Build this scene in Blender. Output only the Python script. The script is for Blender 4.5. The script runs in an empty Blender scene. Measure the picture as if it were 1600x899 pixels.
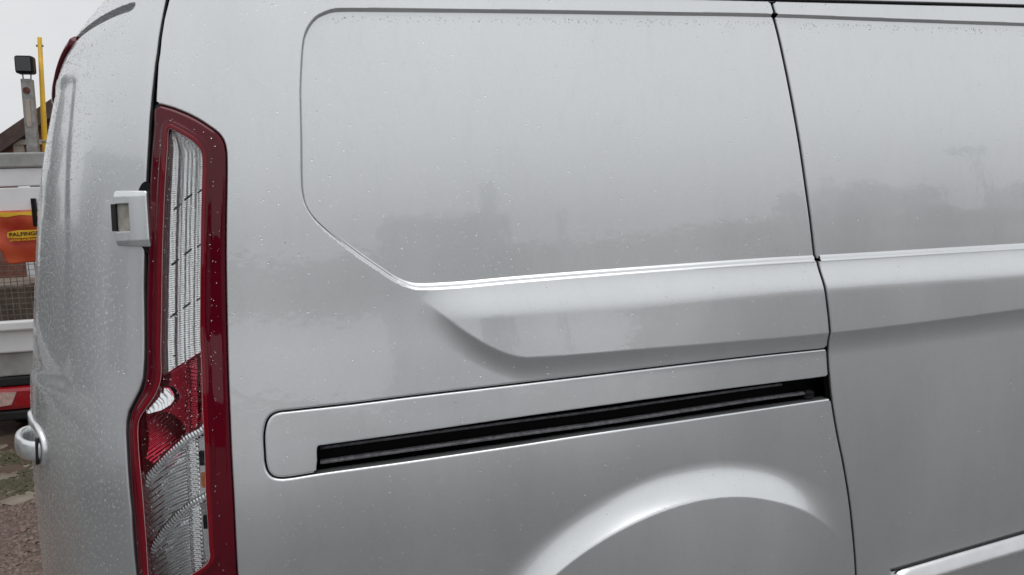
import bpy, math, random
import numpy as np
from mathutils import Matrix, Vector

# ------------------------------------------------------------------ camera
scene = bpy.context.scene
YAW, PITCH, ROLL = math.radians(12.5), math.radians(-6.0), math.radians(2.3)
cam_data = bpy.data.cameras.new('camera')
cam = bpy.data.objects.new('camera', cam_data)
scene.collection.objects.link(cam)
_f = Vector((math.sin(YAW) * math.cos(PITCH), math.cos(YAW) * math.cos(PITCH), math.sin(PITCH)))
_r = Vector((math.cos(YAW), -math.sin(YAW), 0.0))
_u = _r.cross(_f)
_r2 = _r * math.cos(ROLL) - _u * math.sin(ROLL)
_u2 = _r * math.sin(ROLL) + _u * math.cos(ROLL)
_m = Matrix((_r2, _u2, -_f)).transposed().to_4x4()
_m.translation = Vector((0.0, -1.42, 1.345))
cam.matrix_world = _m
cam_data.sensor_fit = 'HORIZONTAL'
cam_data.sensor_width = 36.0
cam_data.lens = 36.0 * 1150.0 / 1600.0
cam_data.clip_start = 0.02
cam_data.clip_end = 2000.0
scene.camera = cam

# ------------------------------------------------------------------ world: overcast daylight
SUN_EL, SUN_AZ = math.radians(80), math.radians(180)   # azimuth clockwise from +y
world = bpy.data.worlds.new('World')
scene.world = world
world.use_nodes = True
nt = world.node_tree
nt.nodes.clear()
out = nt.nodes.new('ShaderNodeOutputWorld')
bg = nt.nodes.new('ShaderNodeBackground')
bg.inputs['Strength'].default_value = 0.10
sky = nt.nodes.new('ShaderNodeTexSky')
sky.sky_type = 'NISHITA'
sky.sun_disc = False
sky.sun_elevation = SUN_EL
sky.sun_rotation = SUN_AZ
sky.air_density = 1.0
sky.dust_density = 4.0
hs = nt.nodes.new('ShaderNodeHueSaturation')
hs.inputs['Saturation'].default_value = 0.12
hs.inputs['Value'].default_value = 1.0
tc = nt.nodes.new('ShaderNodeTexCoord')
noi = nt.nodes.new('ShaderNodeTexNoise')
noi.inputs['Scale'].default_value = 2.2
noi.inputs['Detail'].default_value = 5.0
noi.inputs['Roughness'].default_value = 0.55
ramp = nt.nodes.new('ShaderNodeValToRGB')
ramp.color_ramp.elements[0].position = 0.30
ramp.color_ramp.elements[0].color = (7.0, 7.15, 7.45, 1)
ramp.color_ramp.elements[1].position = 0.72
ramp.color_ramp.elements[1].color = (8.7, 8.75, 8.85, 1)
mix = nt.nodes.new('ShaderNodeMix')
mix.data_type = 'RGBA'
mix.inputs['Factor'].default_value = 0.88      # how thick the cloud deck is
nt.links.new(sky.outputs['Color'], hs.inputs['Color'])
nt.links.new(tc.outputs['Generated'], noi.inputs['Vector'])
nt.links.new(noi.outputs['Fac'], ramp.inputs['Fac'])
nt.links.new(hs.outputs['Color'], mix.inputs[6])
nt.links.new(ramp.outputs['Color'], mix.inputs[7])
nt.links.new(mix.outputs[2], bg.inputs['Color'])
nt.links.new(bg.outputs['Background'], out.inputs['Surface'])

sun_data = bpy.data.lights.new('sun', 'SUN')
sun_data.energy = 0.95
sun_data.angle = math.radians(46)
sun_data.color = (1.0, 0.98, 0.95)
sun = bpy.data.objects.new('sun', sun_data)
scene.collection.objects.link(sun)
_sd = Vector((math.sin(SUN_AZ) * math.cos(SUN_EL), math.cos(SUN_AZ) * math.cos(SUN_EL), math.sin(SUN_EL)))
sun.rotation_euler = _sd.to_track_quat('Z', 'Y').to_euler()
sun.location = _sd * 30

vs = scene.view_settings
vs.view_transform = 'Standard'
vs.look = 'None'
vs.exposure = 0.0
vs.gamma = 1.0
vs.use_curve_mapping = False
scene.render.engine = 'CYCLES'
scene.cycles.use_denoising = True
scene.cycles.max_bounces = 10
scene.cycles.transparent_max_bounces = 24
scene.cycles.sample_clamp_indirect = 6.0

COL = scene.collection
rng = np.random.default_rng(7)
random.seed(7)
GZ = -0.13          # ground level

# ------------------------------------------------------------------ materials
def mat(name, base=(0.5, 0.5, 0.5), rough=0.5, metal=0.0, coat=0.0, coat_rough=0.03, spec=0.5, vary=0.0, vscale=8.0,
        bump=0.0, bscale=40.0, base2=None, detail=4.0, emit=None):
    m = bpy.data.materials.new(name)
    m.use_nodes = True
    n = m.node_tree.nodes
    l = m.node_tree.links
    p = n['Principled BSDF']
    p.inputs['Base Color'].default_value = (*base, 1)
    p.inputs['Roughness'].default_value = rough
    p.inputs['Metallic'].default_value = metal
    p.inputs['Coat Weight'].default_value = coat
    p.inputs['Coat Roughness'].default_value = coat_rough
    p.inputs['Specular IOR Level'].default_value = spec
    if emit:
        p.inputs['Emission Color'].default_value = (*emit[:3], 1)
        p.inputs['Emission Strength'].default_value = emit[3]
    co = n.new('ShaderNodeTexCoord')
    if vary or base2:
        t = n.new('ShaderNodeTexNoise')
        t.inputs['Scale'].default_value = vscale
        t.inputs['Detail'].default_value = detail
        l.new(co.outputs['Object'], t.inputs['Vector'])
        r = n.new('ShaderNodeValToRGB')
        b2 = base2 or tuple(min(1, c * (1 + vary)) for c in base)
        b1 = base if base2 else tuple(c * (1 - vary) for c in base)
        r.color_ramp.elements[0].position = 0.32
        r.color_ramp.elements[1].position = 0.68
        r.color_ramp.elements[0].color = (*b1, 1)
        r.color_ramp.elements[1].color = (*b2, 1)
        l.new(t.outputs['Fac'], r.inputs['Fac'])
        l.new(r.outputs['Color'], p.inputs['Base Color'])
    if bump:
        t2 = n.new('ShaderNodeTexNoise')
        t2.inputs['Scale'].default_value = bscale
        t2.inputs['Detail'].default_value = 5.0
        l.new(co.outputs['Object'], t2.inputs['Vector'])
        b = n.new('ShaderNodeBump')
        b.inputs['Strength'].default_value = bump
        b.inputs['Distance'].default_value = 0.01
        l.new(t2.outputs['Fac'], b.inputs['Height'])
        l.new(b.outputs['Normal'], p.inputs['Normal'])
    return m

def paint(name):
    """silver metallic lacquer: fine flake under a smooth clear coat with a little rain film"""
    m = mat(name, (0.74, 0.76, 0.77), 0.30, 0.88, 1.0, 0.02, vary=0.0)
    n = m.node_tree.nodes
    l = m.node_tree.links
    p = n['Principled BSDF']
    co = n['Texture Coordinate']
    fl = n.new('ShaderNodeTexNoise')
    fl.inputs['Scale'].default_value = 420.0
    fl.inputs['Detail'].default_value = 1.0
    l.new(co.outputs['Object'], fl.inputs['Vector'])
    big = n.new('ShaderNodeTexNoise')
    big.inputs['Scale'].default_value = 3.0
    big.inputs['Detail'].default_value = 6.0
    mp = n.new('ShaderNodeMapping')
    mp.inputs['Scale'].default_value = (1.6, 1.6, 0.5)      # dirt run marks are drawn out downwards
    l.new(co.outputs['Object'], mp.inputs['Vector'])
    l.new(mp.outputs['Vector'], big.inputs['Vector'])
    r = n.new('ShaderNodeValToRGB')
    r.color_ramp.elements[0].position = 0.2
    r.color_ramp.elements[1].position = 0.8
    r.color_ramp.elements[0].color = (0.735, 0.76, 0.77, 1)
    r.color_ramp.elements[1].color = (0.88, 0.90, 0.907, 1)
    ad = n.new('ShaderNodeMath')
    ad.operation = 'MULTIPLY_ADD'
    ad.inputs[1].default_value = 0.45
    l.new(fl.outputs['Fac'], ad.inputs[0])
    sc = n.new('ShaderNodeMath')
    sc.operation = 'MULTIPLY'
    sc.inputs[1].default_value = 0.55
    l.new(big.outputs['Fac'], sc.inputs[0])
    l.new(sc.outputs[0], ad.inputs[2])
    l.new(ad.outputs[0], r.inputs['Fac'])
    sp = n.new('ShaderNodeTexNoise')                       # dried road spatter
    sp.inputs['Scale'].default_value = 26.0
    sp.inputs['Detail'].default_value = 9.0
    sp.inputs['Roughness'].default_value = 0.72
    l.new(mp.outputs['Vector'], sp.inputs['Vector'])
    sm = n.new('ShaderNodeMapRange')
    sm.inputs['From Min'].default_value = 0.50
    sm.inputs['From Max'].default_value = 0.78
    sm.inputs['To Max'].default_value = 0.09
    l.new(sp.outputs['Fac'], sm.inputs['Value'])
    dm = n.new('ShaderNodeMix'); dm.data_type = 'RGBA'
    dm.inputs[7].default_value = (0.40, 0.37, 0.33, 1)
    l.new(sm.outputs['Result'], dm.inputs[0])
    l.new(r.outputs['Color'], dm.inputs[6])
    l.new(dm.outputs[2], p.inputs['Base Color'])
    rr = n.new('ShaderNodeMapRange')
    rr.inputs['From Min'].default_value = 0.3
    rr.inputs['From Max'].default_value = 0.7
    rr.inputs['To Min'].default_value = 0.31
    rr.inputs['To Max'].default_value = 0.38
    l.new(big.outputs['Fac'], rr.inputs['Value'])
    l.new(rr.outputs['Result'], p.inputs['Roughness'])
    p.inputs['Coat IOR'].default_value = 1.66
    # orange peel in the lacquer
    op = n.new('ShaderNodeTexNoise')
    op.inputs['Scale'].default_value = 55.0
    op.inputs['Detail'].default_value = 2.0
    l.new(co.outputs['Object'], op.inputs['Vector'])
    b = n.new('ShaderNodeBump')
    b.inputs['Strength'].default_value = 0.035
    b.inputs['Distance'].default_value = 0.004
    l.new(op.outputs['Fac'], b.inputs['Height'])
    l.new(b.outputs['Normal'], p.inputs['Coat Normal'])
    return m

def clear(name, tint=(0.97, 0.98, 0.98), rough=0.02, fres=1.45):
    """thin clear or tinted moulded plastic"""
    m = bpy.data.materials.new(name)
    m.use_nodes = True
    n = m.node_tree.nodes
    l = m.node_tree.links
    n.clear()
    o = n.new('ShaderNodeOutputMaterial')
    mx = n.new('ShaderNodeMixShader')
    tr = n.new('ShaderNodeBsdfTransparent')
    tr.inputs['Color'].default_value = (*tint, 1)
    gl = n.new('ShaderNodeBsdfGlossy')
    gl.inputs['Roughness'].default_value = rough
    fr = n.new('ShaderNodeFresnel')
    fr.inputs['IOR'].default_value = fres
    co = n.new('ShaderNodeTexCoord')
    nz = n.new('ShaderNodeTexNoise')
    nz.inputs['Scale'].default_value = 90.0
    b = n.new('ShaderNodeBump')
    b.inputs['Strength'].default_value = 0.05
    b.inputs['Distance'].default_value = 0.003
    l.new(co.outputs['Object'], nz.inputs['Vector'])
    l.new(nz.outputs['Fac'], b.inputs['Height'])
    l.new(b.outputs['Normal'], gl.inputs['Normal'])
    l.new(fr.outputs['Fac'], mx.inputs['Fac'])
    l.new(tr.outputs['BSDF'], mx.inputs[1])
    l.new(gl.outputs['BSDF'], mx.inputs[2])
    l.new(mx.outputs['Shader'], o.inputs['Surface'])
    return m

def water(name):
    m = bpy.data.materials.new(name)
    m.use_nodes = True
    p = m.node_tree.nodes['Principled BSDF']
    p.inputs['Base Color'].default_value = (1, 1, 1, 1)
    p.inputs['Transmission Weight'].default_value = 1.0
    p.inputs['IOR'].default_value = 1.33
    n = m.node_tree.nodes
    t = n.new('ShaderNodeTexNoise')
    t.inputs['Scale'].default_value = 300.0
    r = n.new('ShaderNodeMapRange')
    r.inputs['To Min'].default_value = 0.0
    r.inputs['To Max'].default_value = 0.03
    m.node_tree.links.new(t.outputs['Fac'], r.inputs['Value'])
    m.node_tree.links.new(r.outputs['Result'], p.inputs['Roughness'])
    return m

M = {}
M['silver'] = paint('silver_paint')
M['black'] = mat('black_plastic', (0.004, 0.004, 0.006), 0.42, spec=0.22, vary=0.3, vscale=60, bump=0.1, bscale=150)
M['slot'] = mat('slot_black', (0.0016, 0.0016, 0.002), 0.5, spec=0.08, vary=0.3, vscale=60)
M['rubber'] = mat('black_rubber', (0.012, 0.012, 0.013), 0.6, vary=0.3, vscale=40)
M['shell'] = mat('dark_cavity', (0.008, 0.008, 0.009), 0.8, vary=0.2)
M['rail'] = mat('coated_rail', (0.11, 0.11, 0.12), 0.28, vary=0.4, vscale=90, bump=0.3, bscale=220)
M['lamp_red'] = mat('lamp_red_plastic', (0.105, 0.0010, 0.009), 0.12, 0.0, 0.8, 0.02, spec=0.0, vary=0.12, vscale=14)
M['dark_strip'] = mat('gap_shade_black', (0.003, 0.003, 0.0035), 0.9, spec=0.05, vary=0.2)  # near-black for the strips that paint shade into the shut lines
M['lamp_bezel'] = mat('lamp_bezel_red', (0.20, 0.002, 0.010), 0.15, 0.0, 0.8, 0.02, spec=0.0, vary=0.1, vscale=20)
M['lamp_bright'] = mat('lamp_bright_red', (0.36, 0.003, 0.012), 0.15, 0.0, 1.0, 0.02, vary=0.1, vscale=20)
M['chrome'] = mat('lamp_reflector', (0.90, 0.91, 0.92), 0.16, 1.0, vary=0.04, vscale=60)
M['satin2'] = mat('ribbed_reflector', (0.96, 0.96, 0.965), 0.12, 0.88, vary=0.05, vscale=80)
M['satin'] = mat('satin_reflector', (0.97, 0.975, 0.98), 0.16, 0.85, vary=0.05, vscale=80)
M['rim_pale'] = mat('pale_lens_rim', (0.62, 0.48, 0.50), 0.25, coat=0.8, vary=0.1, vscale=40)
M['chrome_fine'] = mat('lamp_reflector_fine', (0.80, 0.81, 0.82), 0.16, 1.0, vary=0.08, vscale=150, bump=0.5, bscale=420)
M['clear'] = clear('clear_lens')
M['red_lens'] = clear('red_lens', (0.80, 0.19, 0.26), 0.02)
M['amber'] = mat('amber_bulb', (0.75, 0.20, 0.02), 0.15, 0.0, 1.0, vary=0.1)
M['water'] = water('rain_water')
M['pad'] = mat('worn_beige_pad', (0.42, 0.40, 0.35), 0.6, vary=0.25, vscale=60)
M['tyre'] = mat('tyre_rubber', (0.018, 0.018, 0.019), 0.65, vary=0.3, vscale=30, bump=0.3, bscale=80)
M['rim'] = mat('wheel_silver', (0.5, 0.5, 0.52), 0.35, 0.8, vary=0.1)
M['truck_white'] = mat('truck_white', (0.82, 0.82, 0.83), 0.4, coat=0.4, vary=0.07, vscale=5)
M['truck_grey'] = mat('truck_grey', (0.36, 0.36, 0.35), 0.5, vary=0.18, vscale=9)
M['steel'] = mat('galvanised_steel', (0.30, 0.29, 0.28), 0.45, 0.5, vary=0.3, vscale=22, bump=0.2)
M['yellow'] = mat('yellow_paint', (0.72, 0.42, 0.015), 0.45, vary=0.12, vscale=16)
M['orange_red'] = mat('red_vinyl', (0.42, 0.025, 0.012), 0.5, base2=(0.58, 0.10, 0.02), vscale=5)
M['print_dark'] = mat('dark_print', (0.05, 0.012, 0.008), 0.6, vary=0.1)
M['mesh'] = mat('cage_wire', (0.23, 0.21, 0.19), 0.5, 0.4, vary=0.3, vscale=30)
M['rust'] = mat('rusty_red', (0.12, 0.035, 0.025), 0.7, vary=0.4, vscale=30)
M['brick'] = mat('red_brick', (0.20, 0.075, 0.05), 0.8, vary=0.35, vscale=6, bump=0.4)
M['roof'] = mat('brown_roof_tile', (0.085, 0.055, 0.045), 0.7, vary=0.3, vscale=5)
M['cream'] = mat('cream_trim', (0.42, 0.36, 0.30), 0.6, vary=0.1)
M['glass'] = mat('dark_glass', (0.02, 0.022, 0.025), 0.05, coat=0.6, vary=0.2)
M['bark'] = mat('tree_bark', (0.06, 0.045, 0.035), 0.85, vary=0.3, vscale=20, bump=0.6)
M['leaf'] = mat('tree_leaf', (0.035, 0.055, 0.022), 0.6, base2=(0.07, 0.10, 0.035), vscale=3)
M['leaf2'] = mat('tree_leaf_dark', (0.028, 0.042, 0.022), 0.6, base2=(0.05, 0.07, 0.03), vscale=3)
M['moss'] = mat('moss', (0.040, 0.042, 0.018), 0.8, base2=(0.10, 0.085, 0.05), vscale=18)
M['stone'] = mat('wet_gravel', (0.105, 0.050, 0.036), 0.4, base2=(0.19, 0.14, 0.115), vscale=90, detail=1.0)
M['post'] = mat('grey_post', (0.22, 0.23, 0.24), 0.45, 0.4, vary=0.15)
M['lamp_glass'] = mat('lamp_glass', (0.5, 0.5, 0.48), 0.2, vary=0.1)
M['bright_trim'] = mat('bright_trim', (0.70, 0.71, 0.72), 0.25, 0.9, 0.6, vary=0.05, vscale=20)

def ground_mat():
    m = mat('yard_ground', (0.1, 0.1, 0.1), 0.5)
    n = m.node_tree.nodes
    l = m.node_tree.links
    p = n['Principled BSDF']
    co = n['Texture Coordinate']
    a = n.new('ShaderNodeTexNoise'); a.inputs['Scale'].default_value = 0.8; a.inputs['Detail'].default_value = 8
    b = n.new('ShaderNodeTexNoise'); b.inputs['Scale'].default_value = 26; b.inputs['Detail'].default_value = 8
    for t in (a, b):
        l.new(co.outputs['Object'], t.inputs['Vector'])
    ra = n.new('ShaderNodeValToRGB')
    e = ra.color_ramp.elements
    e[0].position, e[0].color = 0.35, (0.092, 0.094, 0.098, 1)
    e[1].position, e[1].color = 0.65, (0.125, 0.125, 0.127, 1)
    l.new(a.outputs['Fac'], ra.inputs['Fac'])
    rb = n.new('ShaderNodeValToRGB')
    rb.color_ramp.elements[0].position, rb.color_ramp.elements[0].color = 0.3, (0.55, 0.55, 0.55, 1)
    rb.color_ramp.elements[1].position, rb.color_ramp.elements[1].color = 0.7, (1.45, 1.42, 1.38, 1)
    l.new(b.outputs['Fac'], rb.inputs['Fac'])
    mx = n.new('ShaderNodeMix'); mx.data_type = 'RGBA'; mx.blend_type = 'MULTIPLY'; mx.inputs[0].default_value = 1
    l.new(ra.outputs['Color'], mx.inputs[6]); l.new(rb.outputs['Color'], mx.inputs[7])
    l.new(mx.outputs[2], p.inputs['Base Color'])
    rr = n.new('ShaderNodeMapRange'); rr.inputs['To Min'].default_value = 0.2; rr.inputs['To Max'].default_value = 0.7
    l.new(a.outputs['Fac'], rr.inputs['Value']); l.new(rr.outputs['Result'], p.inputs['Roughness'])
    bu = n.new('ShaderNodeBump'); bu.inputs['Strength'].default_value = 0.5; bu.inputs['Distance'].default_value = 0.012
    l.new(b.outputs['Fac'], bu.inputs['Height']); l.new(bu.outputs['Normal'], p.inputs['Normal'])
    return m
M['ground'] = ground_mat()

# ------------------------------------------------------------------ object helpers
def link(o, parent=None):
    COL.objects.link(o)
    if parent is not None:
        o.parent = parent
    return o

def tag(o, label=None, category=None, group=None, kind=None):
    if label: o['label'] = label
    if category: o['category'] = category
    if group: o['group'] = group
    if kind: o['kind'] = kind
    return o

def empty(name, loc=(0, 0, 0)):
    o = bpy.data.objects.new(name, None)
    o.location = loc
    o.empty_display_size = 0.1
    return link(o)

def mesh_obj(name, V, Fa, material, parent=None, smooth=True):
    me = bpy.data.meshes.new(name)
    V = np.asarray(V, dtype=np.float64)
    if isinstance(Fa, np.ndarray) and Fa.ndim == 2:
        k = Fa.shape[1]
        me.vertices.add(len(V)); me.vertices.foreach_set('co', V.astype(np.float32).ravel())
        me.loops.add(Fa.size); me.loops.foreach_set('vertex_index', Fa.astype(np.int32).ravel())
        me.polygons.add(len(Fa))
        me.polygons.foreach_set('loop_start', np.arange(0, Fa.size, k, dtype=np.int32))
        me.update(calc_edges=True)
    else:
        me.from_pydata([tuple(v) for v in V], [], [tuple(int(i) for i in f) for f in Fa])
    me.validate()
    me.polygons.foreach_set('use_smooth', np.full(len(me.polygons), smooth, dtype=bool))
    me.materials.append(material)
    me.update()
    o = bpy.data.objects.new(name, me)
    link(o)
    if parent is not None:
        o.parent = parent
        o.matrix_parent_inverse = Matrix.Translation(-Vector(parent.location))
    return o

class MB:
    """collects boxes, tubes and free faces into one mesh"""
    def __init__(self): self.v = []; self.f = []
    def add(self, V, F):
        b = len(self.v); self.v += [tuple(map(float, p)) for p in V]; self.f += [tuple(int(i) + b for i in f) for f in F]; return self
    def box(self, x0, x1, y0, y1, z0, z1, bev=0.0):
        b = min(bev, (x1 - x0) * .49, (y1 - y0) * .49, (z1 - z0) * .49)
        if b <= 0:
            V = [(x, y, z) for x in (x0, x1) for y in (y0, y1) for z in (z0, z1)]
            return self.add(V, [(0, 1, 3, 2), (4, 6, 7, 5), (0, 4, 5, 1), (2, 3, 7, 6), (0, 2, 6, 4), (1, 5, 7, 3)])
        import bmesh
        bm = bmesh.new()
        bmesh.ops.create_cube(bm, size=1.0)
        for v in bm.verts:
            v.co = Vector(((x0 + x1) / 2 + v.co.x * (x1 - x0), (y0 + y1) / 2 + v.co.y * (y1 - y0), (z0 + z1) / 2 + v.co.z * (z1 - z0)))
        bmesh.ops.bevel(bm, geom=bm.edges[:], offset=b, segments=2, profile=0.5, affect='EDGES')
        bm.verts.index_update()
        self.add([v.co for v in bm.verts], [[v.index for v in f.verts] for f in bm.faces])
        bm.free(); return self
    def tube(self, pts, rad, n=8, squash=None, cap=True):
        pts = [Vector(p) for p in pts]
        rads = rad if hasattr(rad, '__len__') else [rad] * len(pts)
        V, F = [], []
        up = Vector((0, 0, 1))
        for i, p in enumerate(pts):
            t = (pts[min(i + 1, len(pts) - 1)] - pts[max(i - 1, 0)]).normalized()
            ref = up if abs(t.dot(up)) < 0.95 else Vector((1, 0, 0))
            a = t.cross(ref).normalized(); b = a.cross(t).normalized()
            sx, sz = squash or (1, 1)
            for k in range(n):
                th = 2 * math.pi * k / n
                V.append(p + a * (math.cos(th) * rads[i] * sx) + b * (math.sin(th) * rads[i] * sz))
        for i in range(len(pts) - 1):
            for k in range(n):
                F.append((i * n + k, i * n + (k + 1) % n, (i + 1) * n + (k + 1) % n, (i + 1) * n + k))
        if cap:
            F.append(tuple(range(n))[::-1]); F.append(tuple((len(pts) - 1) * n + k for k in range(n)))
        return self.add(V, F)
    def lathe(self, prof, centre, axis='Y', n=48):
        V, F = [], []
        c = Vector(centre)
        for r, h in prof:
            for k in range(n):
                th = 2 * math.pi * k / n
                if axis == 'Y': V.append(c + Vector((r * math.cos(th), h, r * math.sin(th))))
                else: V.append(c + Vector((r * math.cos(th), r * math.sin(th), h)))
        for i in range(len(prof) - 1):
            for k in range(n):
                F.append((i * n + k, (i + 1) * n + k, (i + 1) * n + (k + 1) % n, i * n + (k + 1) % n))
        return self.add(V, F)
    def build(self, name, material, parent=None, smooth=False):
        o = mesh_obj(name, self.v, self.f, material, parent, smooth)
        return o

def autosmooth(o, deg=35):
    """smooth faces, sharp edges above an angle"""
    me = o.data
    me.polygons.foreach_set('use_smooth', np.ones(len(me.polygons), dtype=bool))
    import bmesh
    bm = bmesh.new(); bm.from_mesh(me)
    lim = math.radians(deg)
    for e in bm.edges:
        e.smooth = not (len(e.link_faces) == 2 and e.calc_face_angle(0) > lim)
    bm.to_mesh(me); bm.free()
    return o

# ------------------------------------------------------------------ the van's body surface
# s runs along the side (s = x on the flat side) and on round the tail, z is height, h is outward relief
S0, R1 = -0.12, 0.47
_a = np.linspace(0, 1.6, 3201)
def _phi(a):
    k = np.where(a < 0.10, a / 0.10 / R1, 1 / R1)
    p = np.cumsum(k) * (_a[1] - _a[0])
    pm = np.radians(64); a1 = _a[np.argmax(p >= pm)]
    ease = pm + (np.radians(90) - pm) * (1 - np.exp(-(a - a1) / R1 / (np.radians(90) - pm)))
    return np.where(a < a1, p, ease)
PH = _phi(_a); _da = _a[1] - _a[0]
CXT = S0 - np.concatenate([[0], np.cumsum(np.cos((PH[1:] + PH[:-1]) / 2)) * _da])
CYT = np.concatenate([[0], np.cumsum(np.sin((PH[1:] + PH[:-1]) / 2)) * _da])
S_MID = float(S0 - np.interp(0.97, CYT, _a))            # the seam between the two rear doors
Y_MID = 0.97
def plan(s):
    a = np.clip(S0 - s, 0, 1.6)
    return (np.where(s >= S0, s, np.interp(a, _a, CXT)), np.where(s >= S0, 0, np.interp(a, _a, CYT)),
            np.where(s >= S0, 0, np.interp(a, _a, PH)))
LZ = np.array([-0.3, 0.2, 0.45, 0.6, 0.95, 1.2, 1.25, 1.45, 1.70, 1.80, 1.88, 1.95])
LA = np.array([-8., -6., -5., -3.2, 0.0, 0.5, 0.6, 2.6, 7.0, 10., 22., 50.])
_z = np.linspace(-0.3, 2.0, 2301)
Y0 = np.concatenate([[0], np.cumsum(np.tan(np.radians(np.interp((_z[1:] + _z[:-1]) / 2, LZ, LA)))) * 0.001])
Y0 = Y0 - np.interp(1.2, _z, Y0)
def y0(z): return np.interp(z, _z, Y0)
RZ = np.array([-0.2, 0.3, 0.62, 0.8, 0.95, 1.1, 1.3, 1.45, 1.55, 1.65, 1.72, 1.78, 1.85, 1.95])
RX = np.array([-0.10, -0.095, -0.078, -0.076, -0.070, -0.057, -0.032, -0.008, 0.0165, 0.048, 0.084, 0.150, 0.26, 0.45])
def xr(x):
    m = np.gradient(RX, RZ); i = np.clip(np.searchsorted(RZ, x) - 1, 0, len(RZ) - 2)
    h = RZ[i + 1] - RZ[i]; t = np.clip((x - RZ[i]) / h, 0, 1)
    return (2*t**3 - 3*t**2 + 1) * RX[i] + (t**3 - 2*t**2 + t) * h * m[i] + (-2*t**3 + 3*t**2) * RX[i + 1] + (t**3 - t**2) * h * m[i + 1]
# the rear quarter swells gently between belt and wheel
HZ = np.array([-0.3, 0.30, 0.45, 0.60, 0.72, 0.80, 0.87, 0.95, 1.10, 1.20, 1.32, 1.36, 2.0])
HA = np.array([0., -2.5, -3.5, -3.5, -1.0, 3.5, 7.2, 8.0, 6.0, 2.2, 0.1, 0., 0.])
HQ = np.cumsum(np.tan(np.radians(np.interp(_z, HZ, HA)))[::-1])[::-1] * 0.001
def hq(s, z):
    t = np.clip((s - 0.45) / 0.53, 0, 1); return np.interp(z, _z, HQ) * (1 - t * t * (3 - 2 * t))
def surf(s, z, h=0.):
    s = np.asarray(s, float); z = np.asarray(z, float)
    x, y, ph = plan(s); c, sn = np.cos(ph), np.sin(ph)
    off = c * c * (y0(z) - hq(s, z)) + sn * sn * xr(z) - h
    return np.stack([x + sn * off, y + c * off, z + 0 * s], -1)
def frame_at(s, z, e=1e-3):
    P = surf(s, z); t = surf(s + e, z) - surf(s - e, z); t /= np.linalg.norm(t)
    u = surf(s, z + e) - surf(s, z - e); u /= np.linalg.norm(u)
    n = np.cross(t, u); n /= np.linalg.norm(n)
    return P, t, n, np.cross(n, t)

def sstep(x, a, b):
    t = np.clip((x - a) / (b - a), 0, 1); return t * t * (3 - 2 * t)

def dense(pts, sub=6, closed=True):
    p = np.asarray(pts, float); n = len(p); outp = []
    rngs = range(n if closed else n - 1)
    for i in rngs:
        g = (lambda k: p[k % n]) if closed else (lambda k: p[min(max(k, 0), n - 1)])
        p0, p1, p2, p3 = g(i - 1), g(i), g(i + 1), g(i + 2)
        # non-uniform Catmull-Rom (centripetal) keeps tight corners free of loops
        t0 = 0.0; t1 = t0 + max(1e-6, np.linalg.norm(p1 - p0)) ** .5
        t2 = t1 + max(1e-6, np.linalg.norm(p2 - p1)) ** .5; t3 = t2 + max(1e-6, np.linalg.norm(p3 - p2)) ** .5
        for k in range(sub):
            t = t1 + (t2 - t1) * k / sub
            A1 = p0 * (t1 - t) / (t1 - t0) + p1 * (t - t0) / (t1 - t0); A2 = p1 * (t2 - t) / (t2 - t1) + p2 * (t - t1) / (t2 - t1)
            A3 = p2 * (t3 - t) / (t3 - t2) + p3 * (t - t2) / (t3 - t2)
            B1 = A1 * (t2 - t) / (t2 - t0) + A2 * (t - t0) / (t2 - t0); B2 = A2 * (t3 - t) / (t3 - t1) + A3 * (t - t1) / (t3 - t1)
            outp.append(B1 * (t2 - t) / (t2 - t1) + B2 * (t - t1) / (t2 - t1))
    if not closed: outp.append(p[-1])
    return np.array(outp)

class Poly:
    """signed distance to a closed outline in (s, z); negative inside"""
    def __init__(self, pts, sub=6, margin=0.08):
        self.p = dense(pts, sub) if sub > 1 else np.asarray(pts, float)
        self.lo = self.p.min(0); self.hi = self.p.max(0); self.m = margin
    def __call__(self, s, z):
        s = np.asarray(s, float); z = np.asarray(z, float); shp = np.broadcast(s, z).shape
        s = np.broadcast_to(s, shp).ravel(); z = np.broadcast_to(z, shp).ravel()
        dx = np.maximum(np.maximum(self.lo[0] - s, s - self.hi[0]), 0); dz = np.maximum(np.maximum(self.lo[1] - z, z - self.hi[1]), 0)
        d = np.hypot(dx, dz); near = np.nonzero(d < self.m)[0]; res = d.copy()
        A = self.p; B = np.roll(self.p, -1, 0); E = B - A; L = (E ** 2).sum(1) + 1e-18
        for c in range(0, len(near), 20000):
            i = near[c:c + 20000]; x = s[i][:, None]; y = z[i][:, None]
            wx = x - A[:, 0]; wy = y - A[:, 1]
            t = np.clip((wx * E[:, 0] + wy * E[:, 1]) / L, 0, 1)
            dd = np.sqrt(((wx - t * E[:, 0]) ** 2 + (wy - t * E[:, 1]) ** 2).min(1))
            cr = (A[:, 1] > y) != (B[:, 1] > y)
            xi = A[:, 0] + (y - A[:, 1]) * E[:, 0] / np.where(np.abs(E[:, 1]) < 1e-12, 1e-12, E[:, 1])
            ins = (np.sum(cr & (x < xi), 1) % 2) == 1
            res[i] = np.where(ins, -dd, dd)
        return res.reshape(shp)

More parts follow.
